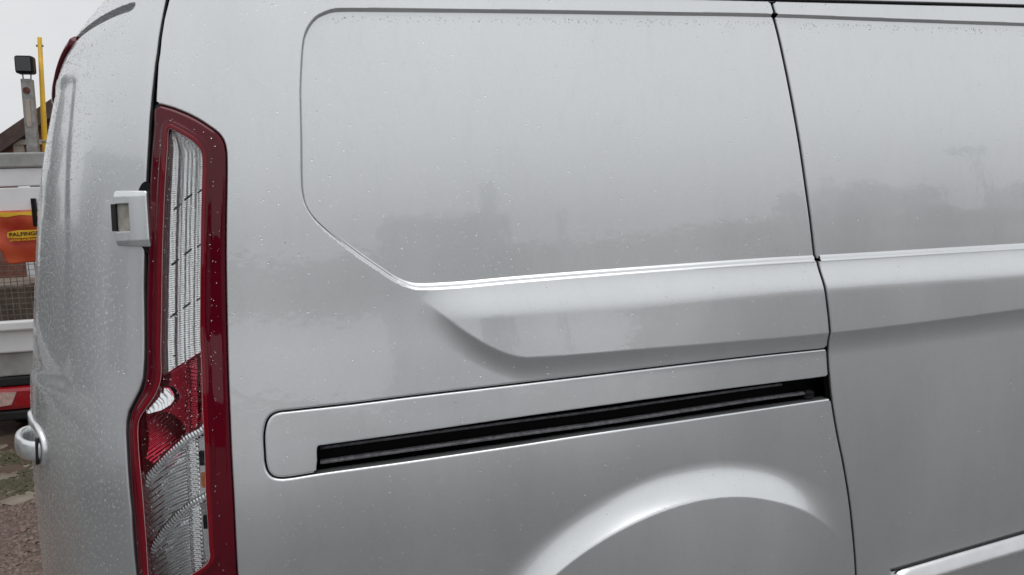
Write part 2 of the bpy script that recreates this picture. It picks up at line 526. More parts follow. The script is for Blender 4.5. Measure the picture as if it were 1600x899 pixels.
def mesh_poly(name, V, loops, counts, material, parent=None, smooth=True):
    me = bpy.data.meshes.new(name)
    me.vertices.add(len(V)); me.vertices.foreach_set('co', np.asarray(V, np.float32).ravel())
    loops = np.asarray(loops, np.int32); counts = np.asarray(counts, np.int32)
    me.loops.add(len(loops)); me.loops.foreach_set('vertex_index', loops)
    me.polygons.add(len(counts))
    me.polygons.foreach_set('loop_start', np.concatenate([[0], np.cumsum(counts)[:-1]]).astype(np.int32))
    me.update(calc_edges=True); me.validate()
    me.polygons.foreach_set('use_smooth', np.full(len(me.polygons), smooth, dtype=bool))
    me.materials.append(material); me.update()
    o = bpy.data.objects.new(name, me); link(o)
    if parent is not None:
        o.parent = parent; o.matrix_parent_inverse = Matrix.Translation(-Vector(parent.location))
    return o

KR = 8
def fillet(r=0.0035, depth=0.022):
    def f(gs, gz):
        o, e = [], []
        for k in range(1, 6):
            th = math.pi / 2 * k / 5; o.append(r * math.sin(th)); e.append(r * (1 - math.cos(th)))
        o += [r, r, r]; e += [r + depth * .15, r + depth * .5, r + depth]
        one = np.ones_like(gs)
        return [x * one for x in o], [x * one for x in e]
    f.r = r
    return f

def panel(name, S, Z, fields, hf, material, parent=None, profs=None, surface=None):
    """a sheet on the body surface, trimmed exactly to the outlines in `fields`, with turned edges"""
    surface = surface or surf
    ns, nz = len(S), len(Z)
    SS, ZZ = np.meshgrid(S, Z, indexing='ij')
    ev = lambda s, z: np.stack([np.asarray(f(s, z)) for f in fields], 0)
    D = ev(SS.ravel(), ZZ.ravel()).max(0).reshape(ns, nz)
    D = np.where(np.abs(D) < 1e-6, -1e-6, D)
    ins = D < 0
    idx = np.full((ns, nz), -1, np.int64); idx[ins] = np.arange(ins.sum())
    sv = [SS[ins]]; zv = [ZZ[ins]]
    c00, c10, c11, c01 = ins[:-1, :-1], ins[1:, :-1], ins[1:, 1:], ins[:-1, 1:]
    nin = c00.astype(int) + c10 + c11 + c01
    ii, jj = np.nonzero(nin == 4)
    quads = np.stack([idx[ii, jj], idx[ii + 1, jj], idx[ii + 1, jj + 1], idx[ii, jj + 1]], 1)
    loops = [quads.ravel()]; counts = [np.full(len(quads), 4)]
    base = int(ins.sum()); cross = {}; cs, cz = [], []; bedges = []; pl, pc = [], []
    for i, j in zip(*np.nonzero((nin > 0) & (nin < 4))):
        cor = [(i, j), (i + 1, j), (i + 1, j + 1), (i, j + 1)]; poly = []; kind = []
        for k in range(4):
            a, b = cor[k], cor[(k + 1) % 4]
            if ins[a]: poly.append(idx[a]); kind.append(0)
            if ins[a] != ins[b]:
                key = (a, b) if a < b else (b, a)
                if key not in cross:
                    p, q = key; t = D[p] / (D[p] - D[q]); t = min(max(t, 0.002), 0.998)
                    cross[key] = base + len(cs)
                    cs.append(SS[p] + t * (SS[q] - SS[p])); cz.append(ZZ[p] + t * (ZZ[q] - ZZ[p]))
                poly.append(cross[key]); kind.append(1 if ins[a] else 2)   # 1 leaving, 2 entering
        pl += poly; pc.append(len(poly))
        for k in range(len(poly)):
            if kind[k] == 1 and kind[(k + 1) % len(poly)] == 2: bedges.append((poly[k], poly[(k + 1) % len(poly)]))
    if pc: loops.append(np.array(pl)); counts.append(np.array(pc))
    cs = np.array(cs); cz = np.array(cz); sv.append(cs); zv.append(cz)
    s_all = np.concatenate(sv); z_all = np.concatenate(zv)
    V = [surface(s_all, z_all, hf(s_all, z_all))]
    nv = len(s_all)
    if profs and len(cs):
        F0 = ev(cs, cz); cls = F0.argmax(0); e = 6e-4
        Gs = (ev(cs + e, cz) - ev(cs - e, cz)) / (2 * e); Gz = (ev(cs, cz + e) - ev(cs, cz - e)) / (2 * e)
        gs = Gs[cls, np.arange(len(cs))]; gz = Gz[cls, np.arange(len(cs))]; L = np.hypot(gs, gz) + 1e-9; gs /= L; gz /= L
        O = np.zeros((KR, len(cs))); Ed = np.zeros((KR, len(cs))); has = np.zeros(len(cs), bool)
        for c, pf in profs.items():
            m = cls == c
            if pf is None or not m.any(): continue
            o, d = pf(gs[m], gz[m]); O[:, m] = np.array(o); Ed[:, m] = np.array(d); has |= m
        ring = []
        for k in range(KR):
            s2 = cs + gs * O[k]; z2 = cz + gz * O[k]
            V.append(surface(s2, z2, hf(s2, z2) - Ed[k])); ring.append(nv + k * len(cs))
        be = np.array(bedges) - base
        ok = has[be[:, 0]] & has[be[:, 1]] & (cls[be[:, 0]] == cls[be[:, 1]]); be = be[ok]
        for k in range(KR):
            lo = base if k == 0 else ring[k - 1]; hi = ring[k]
            q = np.stack([be[:, 1] + lo, be[:, 0] + lo, be[:, 0] + hi, be[:, 1] + hi], 1)
            loops.append(q.ravel()); counts.append(np.full(len(q), 4))
    return mesh_poly(name, np.concatenate(V), np.concatenate(loops), np.concatenate(counts), material, parent)

def steps(*segs):
    """1D sample positions: (start, end, spacing) runs joined"""
    o = []
    for a, b, d in segs: o += list(np.linspace(a, b, max(2, int(round((b - a) / d)) + 1))[:-1])
    o.append(segs[-1][1]); return np.array(o)

K = {}
K['lamp'] = [(-0.3265,1.5568),(-0.3041,1.5534),(-0.2768,1.5430),(-0.2506,1.5295),(-0.2307,1.5157),(-0.2156,1.5033),(-0.2074,1.4905),(-0.2040,1.4732),(-0.2048,1.4445),(-0.2177,1.2830),(-0.2257,1.1077),(-0.2271,0.9452),(-0.2269,0.8290),(-0.2308,0.6953),(-0.2344,0.6157),(-0.2379,0.5754),(-0.2479,0.5586),(-0.2662,0.5535),(-0.3786,0.5554),(-0.3948,0.5611),(-0.3995,0.5783),(-0.3994,0.6185),(-0.3996,0.6980),(-0.3976,0.7600),(-0.3972,0.8208),(-0.4006,0.8799),(-0.4036,0.9383),(-0.4049,0.9710),(-0.4023,0.9909),(-0.3960,1.0085),(-0.3841,1.0296),(-0.3767,1.0436),(-0.3709,1.0668),(-0.3679,1.1018),(-0.3660,1.1719),(-0.3626,1.2304),(-0.3571,1.2886),(-0.3464,1.4040),(-0.3382,1.4726),(-0.3317,1.5181)]
K['inner'] = [(-0.2991,1.5154),(-0.2880,1.5109),(-0.2742,1.5030),(-0.2568,1.4909),(-0.2477,1.4814),(-0.2425,1.4721),(-0.2415,1.4618),(-0.2513,1.3426),(-0.2605,1.2267),(-0.2658,1.1334),(-0.2650,1.0984),(-0.2660,1.0044),(-0.2649,0.9478),(-0.2654,0.8601),(-0.2650,0.8083),(-0.2662,0.7538),(-0.2662,0.7402),(-0.2716,0.7268),(-0.2867,0.7137),(-0.3007,0.7041),(-0.3083,0.6839),(-0.3147,0.6476),(-0.3287,0.6346),(-0.3740,0.6335),(-0.3784,0.6529),(-0.3774,0.6995),(-0.3736,0.7736),(-0.3750,0.8550),(-0.3794,0.9145),(-0.3815,0.9447),(-0.3820,0.9795),(-0.3789,0.9947),(-0.3679,1.0121),(-0.3498,1.0386),(-0.3400,1.0640),(-0.3380,1.1245),(-0.3304,1.2411),(-0.3209,1.3453),(-0.3122,1.4221),(-0.3045,1.4825)]
K['d1'] = [(-0.3446,1.0664),(-0.2638,1.1146)]
K['d2u'] = [(-0.3749,0.8948),(-0.3582,0.9112),(-0.3327,0.9366),(-0.3033,0.9634),(-0.2811,0.9740),(-0.2643,0.9882)]
K['d2l'] = [(-0.3755,0.8644),(-0.3586,0.8892),(-0.3330,0.9158),(-0.3004,0.9415),(-0.2651,0.9617)]
K['d3u'] = [(-0.3735,0.7613),(-0.3501,0.7937),(-0.3238,0.8224),(-0.2956,0.8441),(-0.2641,0.8600)]
K['d3l'] = [(-0.3722,0.7390),(-0.3455,0.7792),(-0.3217,0.8009),(-0.2965,0.8241),(-0.2638,0.8425)]
K['spine'] = [(-0.2692,1.5096),(-0.2822,1.3438),(-0.2964,1.1698),(-0.2989,1.0964),(-0.3013,0.9496),(-0.2981,0.8359),(-0.3032,0.7004),(-0.3054,0.6605)]
K['white'] = [(-0.3426,1.0501),(-0.3276,1.0463),(-0.3165,1.0286),(-0.3247,1.0172),(-0.3398,1.0083),(-0.3657,1.0016),(-0.3704,1.0075),(-0.3523,1.0340)]
K['sq1'] = [(-0.2810,0.9314),(-0.2681,0.9296),(-0.2678,0.9042),(-0.2796,0.9037)]
K['orange'] = [(-0.2789,0.8921),(-0.2671,0.8926),(-0.2670,0.8648),(-0.2777,0.8631)]
K['sq2'] = [(-0.2785,0.8126),(-0.2675,0.8120),(-0.2668,0.7880),(-0.2785,0.7875)]
K['sq3'] = [(-0.2810,0.8364),(-0.2671,0.8392),(-0.2674,0.8132),(-0.2800,0.8139)]
K['topred'] = [(-0.2849,0.6996),(-0.2488,0.7226),(-0.2528,0.6573),(-0.2993,0.6472)]
K['dots'] = [(-0.2516,1.4037),(-0.2765,1.3920),(-0.2975,1.3756),(-0.2596,1.3058),(-0.2846,1.2930),(-0.3091,1.2753),(-0.2673,1.2083),(-0.2933,1.1954),(-0.3174,1.1799)]
K['gapdoor'] = [(-0.2817,1.8974),(-0.2922,1.8130),(-0.3060,1.7478),(-0.3132,1.7129),(-0.3199,1.6784),(-0.3241,1.6510),(-0.3276,1.6327),(-0.3361,1.5757),(-0.3415,1.5301),(-0.3456,1.4902),(-0.3526,1.4273),(-0.3615,1.3353),(-0.3701,1.2306),(-0.3728,1.1486),(-0.3743,1.1019),(-0.3776,1.0645),(-0.3846,1.0436),(-0.3959,1.0237),(-0.4061,1.0048),(-0.4105,0.9849),(-0.4112,0.9615),(-0.4093,0.9265),(-0.4068,0.8796),(-0.4027,0.8205),(-0.4059,0.6975),(-0.4101,0.5908)]
K['gapbody'] = [(-0.2693,1.8954),(-0.2826,1.8120),(-0.2977,1.7471),(-0.3072,1.7124),(-0.3136,1.6780),(-0.3169,1.6505),(-0.3205,1.6323),(-0.3258,1.5751),(-0.3270,1.5603)]
K['doorgap'] = [(0.9092,1.7676),(0.9157,1.7403),(0.9597,1.4617),(0.9727,1.3589),(0.9847,1.2895),(0.9901,1.2266),(1.0047,1.1936),(1.0206,1.1377),(1.0265,1.0946),(1.0314,1.0542),(1.0256,1.0187),(1.0292,0.9461),(1.0356,0.9016),(1.0514,0.8187),(1.0744,0.7347),(1.0948,0.6443),(1.1130,0.5421),(1.1261,0.4587)]
K['window'] = [(2.3502,1.7245),(1.9363,1.7251),(1.5603,1.7285),(1.2170,1.7331),(0.9023,1.7380),(0.6121,1.7372),(0.3443,1.7359),(0.1202,1.7339),(0.0194,1.7325),(0.0019,1.7307),(-0.0159,1.7241),(-0.0308,1.7155),(-0.0431,1.7017),(-0.0514,1.6868),(-0.0570,1.6691),(-0.0629,1.6280),(-0.0676,1.5812),(-0.0696,1.5403),(-0.0722,1.4819),(-0.0754,1.4235),(-0.0756,1.3941),(-0.0714,1.3704),(-0.0598,1.3463),(-0.0328,1.3154),(0.0088,1.2773),(0.0657,1.2317),(0.0796,1.2211),(0.0948,1.2115),(0.1097,1.2045),(0.1247,1.1998),(0.1431,1.1981),(0.2119,1.1975),(0.3146,1.2007),(0.5857,1.2053),(0.8794,1.2083),(1.0365,1.2074),(1.5459,1.2070),(1.9291,1.2049)]
K['hole'] = [(1.2017,1.0223),(1.0208,1.0141),(0.8769,1.0126),(0.5743,1.0095),(0.3014,1.0030),(0.0998,0.9982),(-0.0088,0.9947),(-0.1218,0.9929),(-0.1433,0.9922),(-0.1559,0.9875),(-0.1642,0.9778),(-0.1686,0.9659),(-0.1715,0.9494),(-0.1720,0.9204),(-0.1716,0.8998),(-0.1681,0.8838),(-0.1600,0.8730),(-0.1471,0.8679),(-0.1292,0.8670),(-0.0751,0.8696),(0.0917,0.8741),(0.2935,0.8810),(0.5016,0.8894),(0.8763,0.8920),(1.0345,0.8966),(1.2038,0.9035)]
K['slot'] = [(1.2027,0.9587),(1.0292,0.9490),(0.8760,0.9462),(0.5696,0.9443),(0.2973,0.9357),(0.0952,0.9273),(-0.0684,0.9216),(-0.0748,0.9211),(-0.0774,0.9172),(-0.0788,0.8949),(-0.0788,0.8664),(0.0913,0.8674),(0.2930,0.8735),(0.5010,0.8817),(0.8762,0.8834),(1.0346,0.8885),(1.2040,0.8960)]
K['rail'] = [(-0.0747,0.8857),(0.2991,0.8973),(0.5752,0.9043),(0.9950,0.9110)]
K['trimtop'] = [(1.2234,0.4498),(1.3170,0.4619),(1.5930,0.4953)]
K['trimbot'] = [(1.3436,0.4239),(1.5982,0.4549)]
K['dark_strip'] = [(1.0599,1.7703),(1.2210,1.7697),(1.5646,1.7644)]
K['bulge'] = [(0.0659,1.2447),(0.1177,1.2027),(0.1404,1.1730),(0.1696,1.1464),(0.2051,1.1154),(0.2534,1.0807),(0.2905,1.0615),(0.3221,1.0514),(0.3481,1.0493),(0.5719,1.0474),(1.0121,1.0447),(1.5393,1.0635)]
K['arch'] = [(0.3523,0.6180),(0.4091,0.6548),(0.4769,0.6899),(0.5471,0.7185),(0.6206,0.7314),(0.6975,0.7287),(0.7572,0.7229),(0.8596,0.6962),(0.9427,0.6563),(1.0050,0.6171),(1.0465,0.5882)]
K['archout'] = [(0.3507,0.6789),(0.4880,0.7591),(0.6349,0.7802),(0.7727,0.7760),(0.8767,0.7583),(0.9599,0.7243)]
K['arch2'] = [(0.6860,0.5595),(0.8155,0.5425),(0.9492,0.5063)]
K['hinge'] = [(-0.4235,1.4098),(-0.3477,1.4041),(-0.3577,1.3084),(-0.4205,1.3104)]
K['hingehole'] = [(-0.4232,1.3865),(-0.3875,1.3838),(-0.3892,1.3351),(-0.4246,1.3363)]
K['spoil'] = [(-0.7118,1.6840),(-0.6794,1.6628),(-0.6480,1.6668),(-0.6321,1.6792),(-0.5329,1.7298),(-0.4555,1.7384),(-0.4058,1.7447),(-0.3827,1.7464),(-0.3726,1.7378),(-0.3769,1.7334),(-0.4008,1.7328),(-0.4708,1.7231),(-0.5548,1.7114),(-0.6105,1.7055),(-0.6929,1.6895),(-0.7239,1.6777)]
K['handle'] = [(-0.7612,0.9361),(-0.6122,0.9160),(-0.6163,0.8897)]
K['crease'] = [(-0.5232,1.6492),(-0.5391,1.6329),(-0.5745,1.4938),(-0.5826,1.4271)]

K['window'] = [(2.285, 1.60), (2.28, 1.69), (2.26, 1.715), (2.22, 1.724)] + [p for p in K['window'] if p[0] < 2.1] + [(2.20, 1.205), (2.25, 1.212), (2.278, 1.235), (2.285, 1.30)]
P_LAMP = Poly(K['lamp']); P_INNER = Poly(K['inner']); P_WIN = Poly(K['window'], 4, 0.05); P_HOLE = Poly(K['hole'], 5); P_SLOT = Poly(K['slot'], 3)
_b = [tuple(p) for p in K['bulge'][1:]]
P_BULGE = Poly(list(map(tuple, dense(_b, 6, False))) + [(3.9, 1.09), (3.9, 1.42), (0.02, 1.42), (0.05, 1.29)], 1, 0.09)
_GD = np.array(K['gapdoor'])[::-1]; _GB = np.array(K['gapbody'])[::-1]
gap_door = lambda z: np.interp(z, _GD[:, 1], _GD[:, 0])
gap_body = lambda z: np.interp(z, _GB[:, 1], _GB[:, 0])
_gz = np.array([-0.2, .464, .546, .646, .736, .819, .902, .946, 1.019, 1.054, 1.095, 1.138, 1.194, 1.227, 1.289, 1.359, 1.462, 1.60, 1.70, 1.741, 1.769, 1.9])
_gs = np.array([1.18, 1.120, 1.108, 1.092, 1.073, 1.052, 1.036, 1.031, 1.0255, 1.0225, 1.018, 1.012, 1.003, .998, .991, .981, .967, .945, .928, .919, .912, .885])
_gzz = np.linspace(-0.2, 1.9, 800)
_ker = np.ones(25) / 25
_gss = np.interp(_gzz, _gz, _gs); _gss = np.convolve(np.pad(_gss, 12, mode='edge'), _ker, 'valid')
door_gap = lambda z: np.interp(z, _gzz, _gss)
ARC = (0.684, 0.205); R_CREASE, R_OPEN = 0.527, 0.322
BELT = 1.204
def relief(s, z):
    """outward pressing of the side: shoulder bulge under the belt line and the wheel-arch flare"""
    s = np.asarray(s, float); z = np.asarray(z, float)
    d = P_BULGE(s, z)
    w = 0.042 + 0.012 * sstep(s, 0.24, 0.42)
    und = np.where(d <= -0.004, 1.0, np.where(d < w, np.clip(1 - (d + .004) / (w + .004), 0, 1) ** 2.2, 0.0))
    xb = np.maximum(BELT + 0.002 - z, 0)
    tt = np.clip((xb + 0.014) / 0.088, 0, 1)
    top = tt ** 3 * (10 - 15 * tt + 6 * tt * tt)
    amp = sstep(s, 0.11, 0.27)
    hb = 0.0145 * und * top * amp
    r = np.hypot(s - ARC[0], z - ARC[1])
    wa = 0.066
    q = np.where(r < R_CREASE - .002, 1.0, np.where(r < R_CREASE + wa, np.clip(1 - (r - R_CREASE + .002) / (wa + .002), 0, 1) ** 2, 0.0))
    q = q + np.where(r < R_CREASE, 4.2 * (R_CREASE - r), 0)
    r2 = 0.345
    q = q - 0.10 * (1 - sstep(r, r2 - 0.004, r2 + 0.004))
    ha = 0.035 * q * (1 - sstep(s, 0.86, 1.10)) * sstep(s, 0.10, 0.30)
    wav = 0.00022 * np.sin(s * 19 + 2.0 * np.sin(z * 7)) * np.sin(z * 15 + s * 4 + 1)      # slight unevenness of the pressed sheet
    return hb + ha + wav
RECESS = 0.008
_sps = np.linspace(0.3, 1.5, 200)
_spz = np.interp(_sps, [0.37, 0.41, 0.47, 0.56, 0.62, 0.66, 0.70, 0.75, 0.85, 1.5], [1.742, 1.740, 1.732, 1.719, 1.708, 1.697, 1.680, 1.655, 1.62, 1.61])
_spz = np.convolve(np.pad(_spz, 6, mode='edge'), np.ones(13) / 13, 'valid')
spoiler_z = lambda s: np.interp(-np.asarray(s), _sps, _spz)
def rear_relief(s, z):
    s = np.asarray(s, float); z = np.asarray(z, float)
    # spoiler groove under the roof edge
    zc = spoiler_z(s)
    g = np.clip((z - zc) / 0.009, -1, 1)
    h = -0.012 * np.where(g < 1, sstep(g, -1.0, 0.75), 0) * sstep(-s, 0.372, 0.40)
    # shallow pressed field in the upper door
    f = sstep(-s, 0.53, 0.565) * sstep(z, 1.03, 1.06) * (1 - sstep(z, 1.615, 1.645))
    return h - 0.0045 * f

# ------------------------------------------------------------------ setting: ground
g = mesh_obj('ground', [(-300, -300, GZ), (300, -300, GZ), (300, 300, GZ), (-300, 300, GZ)], [(0, 1, 2, 3)], M['ground'], smooth=False)
tag(g, kind='structure')

# ------------------------------------------------------------------ the van
van = empty('silver_van', (0.7, 0.9, GZ))
tag(van, 'silver panel van beaded with rain, seen close at its rear corner', 'van')

FG = 0.0026      # half the shut-line width
rF = 0.0032
Zq = steps((-0.02, 0.50, 0.012), (0.50, 0.84, 0.0028), (0.84, 1.03, 0.0022), (1.03, 1.24, 0.0022), (1.24, 1.70, 0.0045), (1.70, 1.767, 0.0022))
Sq = steps((-0.345, 0.16, 0.0030), (0.16, 0.40, 0.0026), (0.40, 1.19, 0.0032))
def win_prof(gs, gz):
    wt = np.clip(-gz, 0, 1) ** 2; wb = np.clip(gz, 0, 1) ** 2; wl = 1 - wt - wb      # field is -window: gradient points into the window
    # note: into the window is downwards at its top edge, upwards at its bottom edge
    top_o = [0.001, 0.0025, 0.004, 0.006, 0.008, 0.0095, 0.0110, 0.0120]; top_e = [0.0007, 0.0030, 0.0056, 0.0084, 0.0108, 0.0118, 0.0110, 0.0080]
    bot_o = [0.0010, 0.0024, 0.0034, 0.0040, 0.0084, 0.0091, 0.0108, 0.0126]; bot_e = [0.0008, 0.0026, 0.0036, 0.0039, 0.0037, 0.0045, 0.0068, 0.0080]
    lef_o = [0.0004, 0.0007, 0.0010, 0.0014, 0.0027, 0.0031, 0.0035, 0.0048]; lef_e = [0.0010, 0.0040, 0.0090, 0.0135, 0.0138, 0.0118, 0.0090, 0.0080]
    o = [wt * a + wb * b + wl * c for a, b, c in zip(top_o, bot_o, lef_o)]; e = [wt * a + wb * b + wl * c for a, b, c in zip(top_e, bot_e, lef_e)]
    return o, e
Z_TOP = 1.7655
f_top = lambda s, z: z - Z_TOP + rF + 0 * s
f_wheel = lambda s, z: (R_OPEN + rF) - np.hypot(s - ARC[0], z - ARC[1])
f_doorR = lambda s, z: s - (door_gap(z) - FG) + rF
f_doorL = lambda s, z: (door_gap(z) + FG) - s + rF
f_win = lambda s, z: -P_WIN(s, z)
q_fields = [f_doorR, lambda s, z: -P_LAMP(s, z) + 0.0016 + rF, lambda s, z: gap_body(z) - s + rF, f_win, lambda s, z: -P_HOLE(s, z) + rF, f_top, f_wheel]
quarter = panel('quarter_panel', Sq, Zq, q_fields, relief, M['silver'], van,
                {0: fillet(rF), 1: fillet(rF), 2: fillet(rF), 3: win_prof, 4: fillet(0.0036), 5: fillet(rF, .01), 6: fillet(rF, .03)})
zero = lambda s, z: 0.0 * np.asarray(s)
rec = lambda s, z: relief(s, z) * 0 - RECESS
Zr = steps((1.19, 1.24, 0.003), (1.24, 1.70, 0.006), (1.70, 1.75, 0.003))
panel('window_blank', steps((-0.09, 0.12, 0.003), (0.12, 1.02, 0.006)), Zr, [lambda s, z: P_WIN(s, z) + 0.0036, f_doorR], rec, M['silver'], quarter, {1: fillet(rF)})
# sliding door
Sd = steps((0.86, 1.13, 0.003), (1.13, 1.75, 0.0045), (1.75, 2.36, 0.02))
f_front = lambda s, z: s - 2.33 + 0 * z
f_bot = lambda s, z: 0.03 - z + 0 * s
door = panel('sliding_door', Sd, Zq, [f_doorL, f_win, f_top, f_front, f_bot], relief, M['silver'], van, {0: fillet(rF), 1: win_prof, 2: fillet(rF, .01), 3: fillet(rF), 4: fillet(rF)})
panel('window_blank', steps((0.90, 2.32, 0.007)), Zr, [lambda s, z: P_WIN(s, z) + 0.0036, f_doorL, f_front], rec, M['silver'], door, {1: fillet(rF)})
# front door, outside the frame
fd = panel('front_door', steps((2.32, 3.3, 0.03)), steps((0.0, 1.8, 0.03)), [lambda s, z: 2.34 - s + 0 * z, f_top, lambda s, z: s + 0.55 * np.clip(z - 1.2, 0, 9) - 3.25, f_bot], zero, M['silver'], van, None)
# dark body shell behind the shut lines
panel('inner_shell', steps((-0.36, 2.36, 0.02)), steps((-0.02, 1.76, 0.02)), [lambda s, z: 0.42 - np.hypot(s - ARC[0], z - ARC[1])],
      lambda s, z: -0.075 + 0 * np.asarray(s), M['shell'], van, None)
dark_strip = lambda name, line, parent, w=2.6: MB().tube(line, 0.0032, 8, (w, 0.6)).build(name, M['dark_strip'], parent, True)
panel('door_gap_shade', steps((0.86, 1.20, 0.004)), steps((0.0, 1.765, 0.006)), [lambda s, z: np.abs(s - door_gap(z)) - 0.009], lambda s, z: np.where(P_WIN(s, z) < 0, -RECESS, relief(s, z)) - 0.0075, M['dark_strip'], van)  # black strip added behind the door gap so the shut line stays dark
panel('cover_gap_shade', steps((-0.20, 1.06, 0.004)), steps((0.83, 1.03, 0.0025)), [lambda s, z: np.abs(P_HOLE(s, z) + 0.002) - 0.008, lambda s, z: -P_SLOT(s, z) + 0.004, f_doorR], lambda s, z: relief(s, z) - 0.0068, M['dark_strip'], van)  # black ring added to put shade into the gap round the rail cover
panel('tailgate_gap_shade', steps((-0.45, -0.26, 0.004)), steps((0.1, 1.80, 0.006)), [lambda s, z: np.abs(s - np.where(z > 1.565, (gap_door(z) + gap_body(z)) / 2, gap_door(z) + 0.004)) - 0.011], lambda s, z: -0.0080 + 0 * s, M['dark_strip'], van)  # black strip that puts shade into the rear door gap
# rail cover and slot
cover = panel('rail_cover', steps((-0.19, -0.06, 0.002), (-0.06, 1.06, 0.004)), steps((0.84, 1.03, 0.0022)),
              [lambda s, z: P_HOLE(s, z) + 0.0038 + rF, lambda s, z: -P_SLOT(s, z) + 0.002, f_doorR], lambda s, z: relief(s, z) - 0.001, M['silver'], van,
              {0: fillet(0.0036), 1: fillet(0.002, .012), 2: fillet(rF)})
_sl = np.array(K['slot'])
slot_top = lambda s: np.interp(s, _sl[:7, 0][::-1], _sl[:7, 1][::-1])
slot_bot = lambda s: np.interp(s, _sl[10:, 0], _sl[10:, 1])
ss = np.linspace(-0.088, 1.06, 60)
prof = [(1.0, 0.004, .004), (1.0, 0.042, .004), (0.80, 0.045, 0), (0.78, 0.036, 0), (0.72, 0.036, 0), (0.70, 0.048, 0), (0.30, 0.048, 0), (0.12, 0.030, 0), (0.06, 0.024, 0), (0.0, 0.012, -.002)]
V = []; F = []
for k, s in enumerate(ss):
    zt, zb = float(slot_top(s)), float(slot_bot(s))
    for f_, d_, dz in prof: V.append(surf(s, zb + (zt - zb) * f_ + dz, -d_))
n = len(prof)
for k in range(len(ss) - 1):
    for i in range(n - 1): F.append((k * n + i, (k + 1) * n + i, (k + 1) * n + i + 1, k * n + i + 1))
F.append(tuple(range(n)))
chan = mesh_obj('slot_channel', V, F, M['slot'], van, smooth=False)
_rl = np.array(K['rail'])
ss = np.linspace(-0.074, 0.996, 90)
MB().tube([surf(s, float(np.interp(s, _rl[:, 0], _rl[:, 1])), -0.020) for s in ss], 0.0055, 10, (1.6, 0.75)).build('guide_rail', M['rail'], chan, True)
MB().tube([surf(s, float(np.interp(s, _rl[:, 0], _rl[:, 1])) + 0.023, -0.030) for s in np.linspace(-0.074, 0.93, 60)], 0.0034, 8).build('upper_lip', M['rail'], chan, True)
P_, t_, n_, u_ = frame_at(0.99, 0.908)
mb = MB(); mb.tube([P_ + t_ * a - n_ * 0.018 for a in (-0.012, -0.006, 0.006, 0.013)], [0.009, 0.0115, 0.0115, 0.007], 12, (0.8, 1.0)); mb.build('rail_end_stop', M['black'], chan, True)

# rear door (right leaf)
f_rd = lambda s, z: s - gap_door(z) + rF
f_rtop = lambda s, z: z - 1.812 + 0 * s
f_mid = lambda s, z: (S_MID + 0.003) - s + rF
rear_door = panel('rear_door', steps((S_MID - 0.01, -0.84, 0.02), (-0.84, -0.46, 0.0055), (-0.46, -0.27, 0.003)),
                  steps((-0.02, 0.50, 0.02), (0.50, 1.60, 0.006), (1.60, 1.83, 0.0018)), [f_rd, f_rtop, f_mid, lambda s, z: 0.05 - z + 0 * s], rear_relief, M['silver'], van,
                  {0: fillet(rF), 1: fillet(.006, .02), 2: fillet(rF), 3: fillet(rF)})
mirror = lambda s, z, h=0.: surf(s, z, h) * np.array([1, -1, 1]) + np.array([0, 2 * Y_MID, 0])
ld = panel('rear_door', steps((S_MID - 0.01, -0.34, 0.03)), steps((0.0, 1.83, 0.03)), [lambda s, z: s + 0.36 + 0 * z, f_rtop, f_mid, lambda s, z: 0.05 - z + 0 * s], zero, M['silver'], van, {2: fillet(rF)}, surface=mirror)
panel('inner_shell', steps((S_MID, -0.33, 0.02)), steps((0.06, 1.79, 0.03)), [lambda s, z: s * 0 - 1.0], lambda s, z: -0.06 + 0 * np.asarray(s), M['shell'], van, None)
# far side and roof close the body
panel('far_side', steps((-0.36, 3.25, 0.08)), steps((0.0, 1.77, 0.05)), [lambda s, z: s * 0 - 1.0], zero, M['silver'], van, None, surface=mirror)
V = []; F = []
sr = steps((S_MID, -0.30, 0.03), (-0.30, 3.3, 0.10))
zr = np.concatenate([np.linspace(1.7725, 1.80, 6), np.linspace(1.805, 1.93, 14)])
rows = []
for s in sr:
    e = np.clip((-s - 0.30) / 0.05, 0, 1); zlo = 1.7725 + e * (1.8165 - 1.7725)
    row = [surf(s, zlo + (1.93 - zlo) * k / 16.0, 0.0) for k in range(17)]
    y1 = row[-1][1]; x1 = row[-1][0]
    xi = max(x1, -0.25)
    for k in range(1, 9):
        t = k / 8.0; row.append((x1 + (xi - x1) * t, y1 + (Y_MID - y1) * t, 1.93 + 0.035 * math.sin(t * math.pi / 2)))
    rows.append(row)
m_ = len(rows[0])
for r_ in rows: V += [tuple(p) for p in r_]
for i in range(len(rows) - 1):
    for j in range(m_ - 1): F.append((i * m_ + j, (i + 1) * m_ + j, (i + 1) * m_ + j + 1, i * m_ + j + 1))
b0 = len(V); V += [(p[0], 2 * Y_MID - p[1], p[2]) for p in V]
F += [tuple(b0 + i for i in f[::-1]) for f in F]
roof = mesh_obj('roof', V, F, M['silver'], van)
MB().tube([surf(s, 1.7690, -0.004) for s in np.linspace(-0.28, 3.2, 90)], 0.0048, 8, (1.4, 0.55)).build('roof_seal', M['rubber'], roof, True)
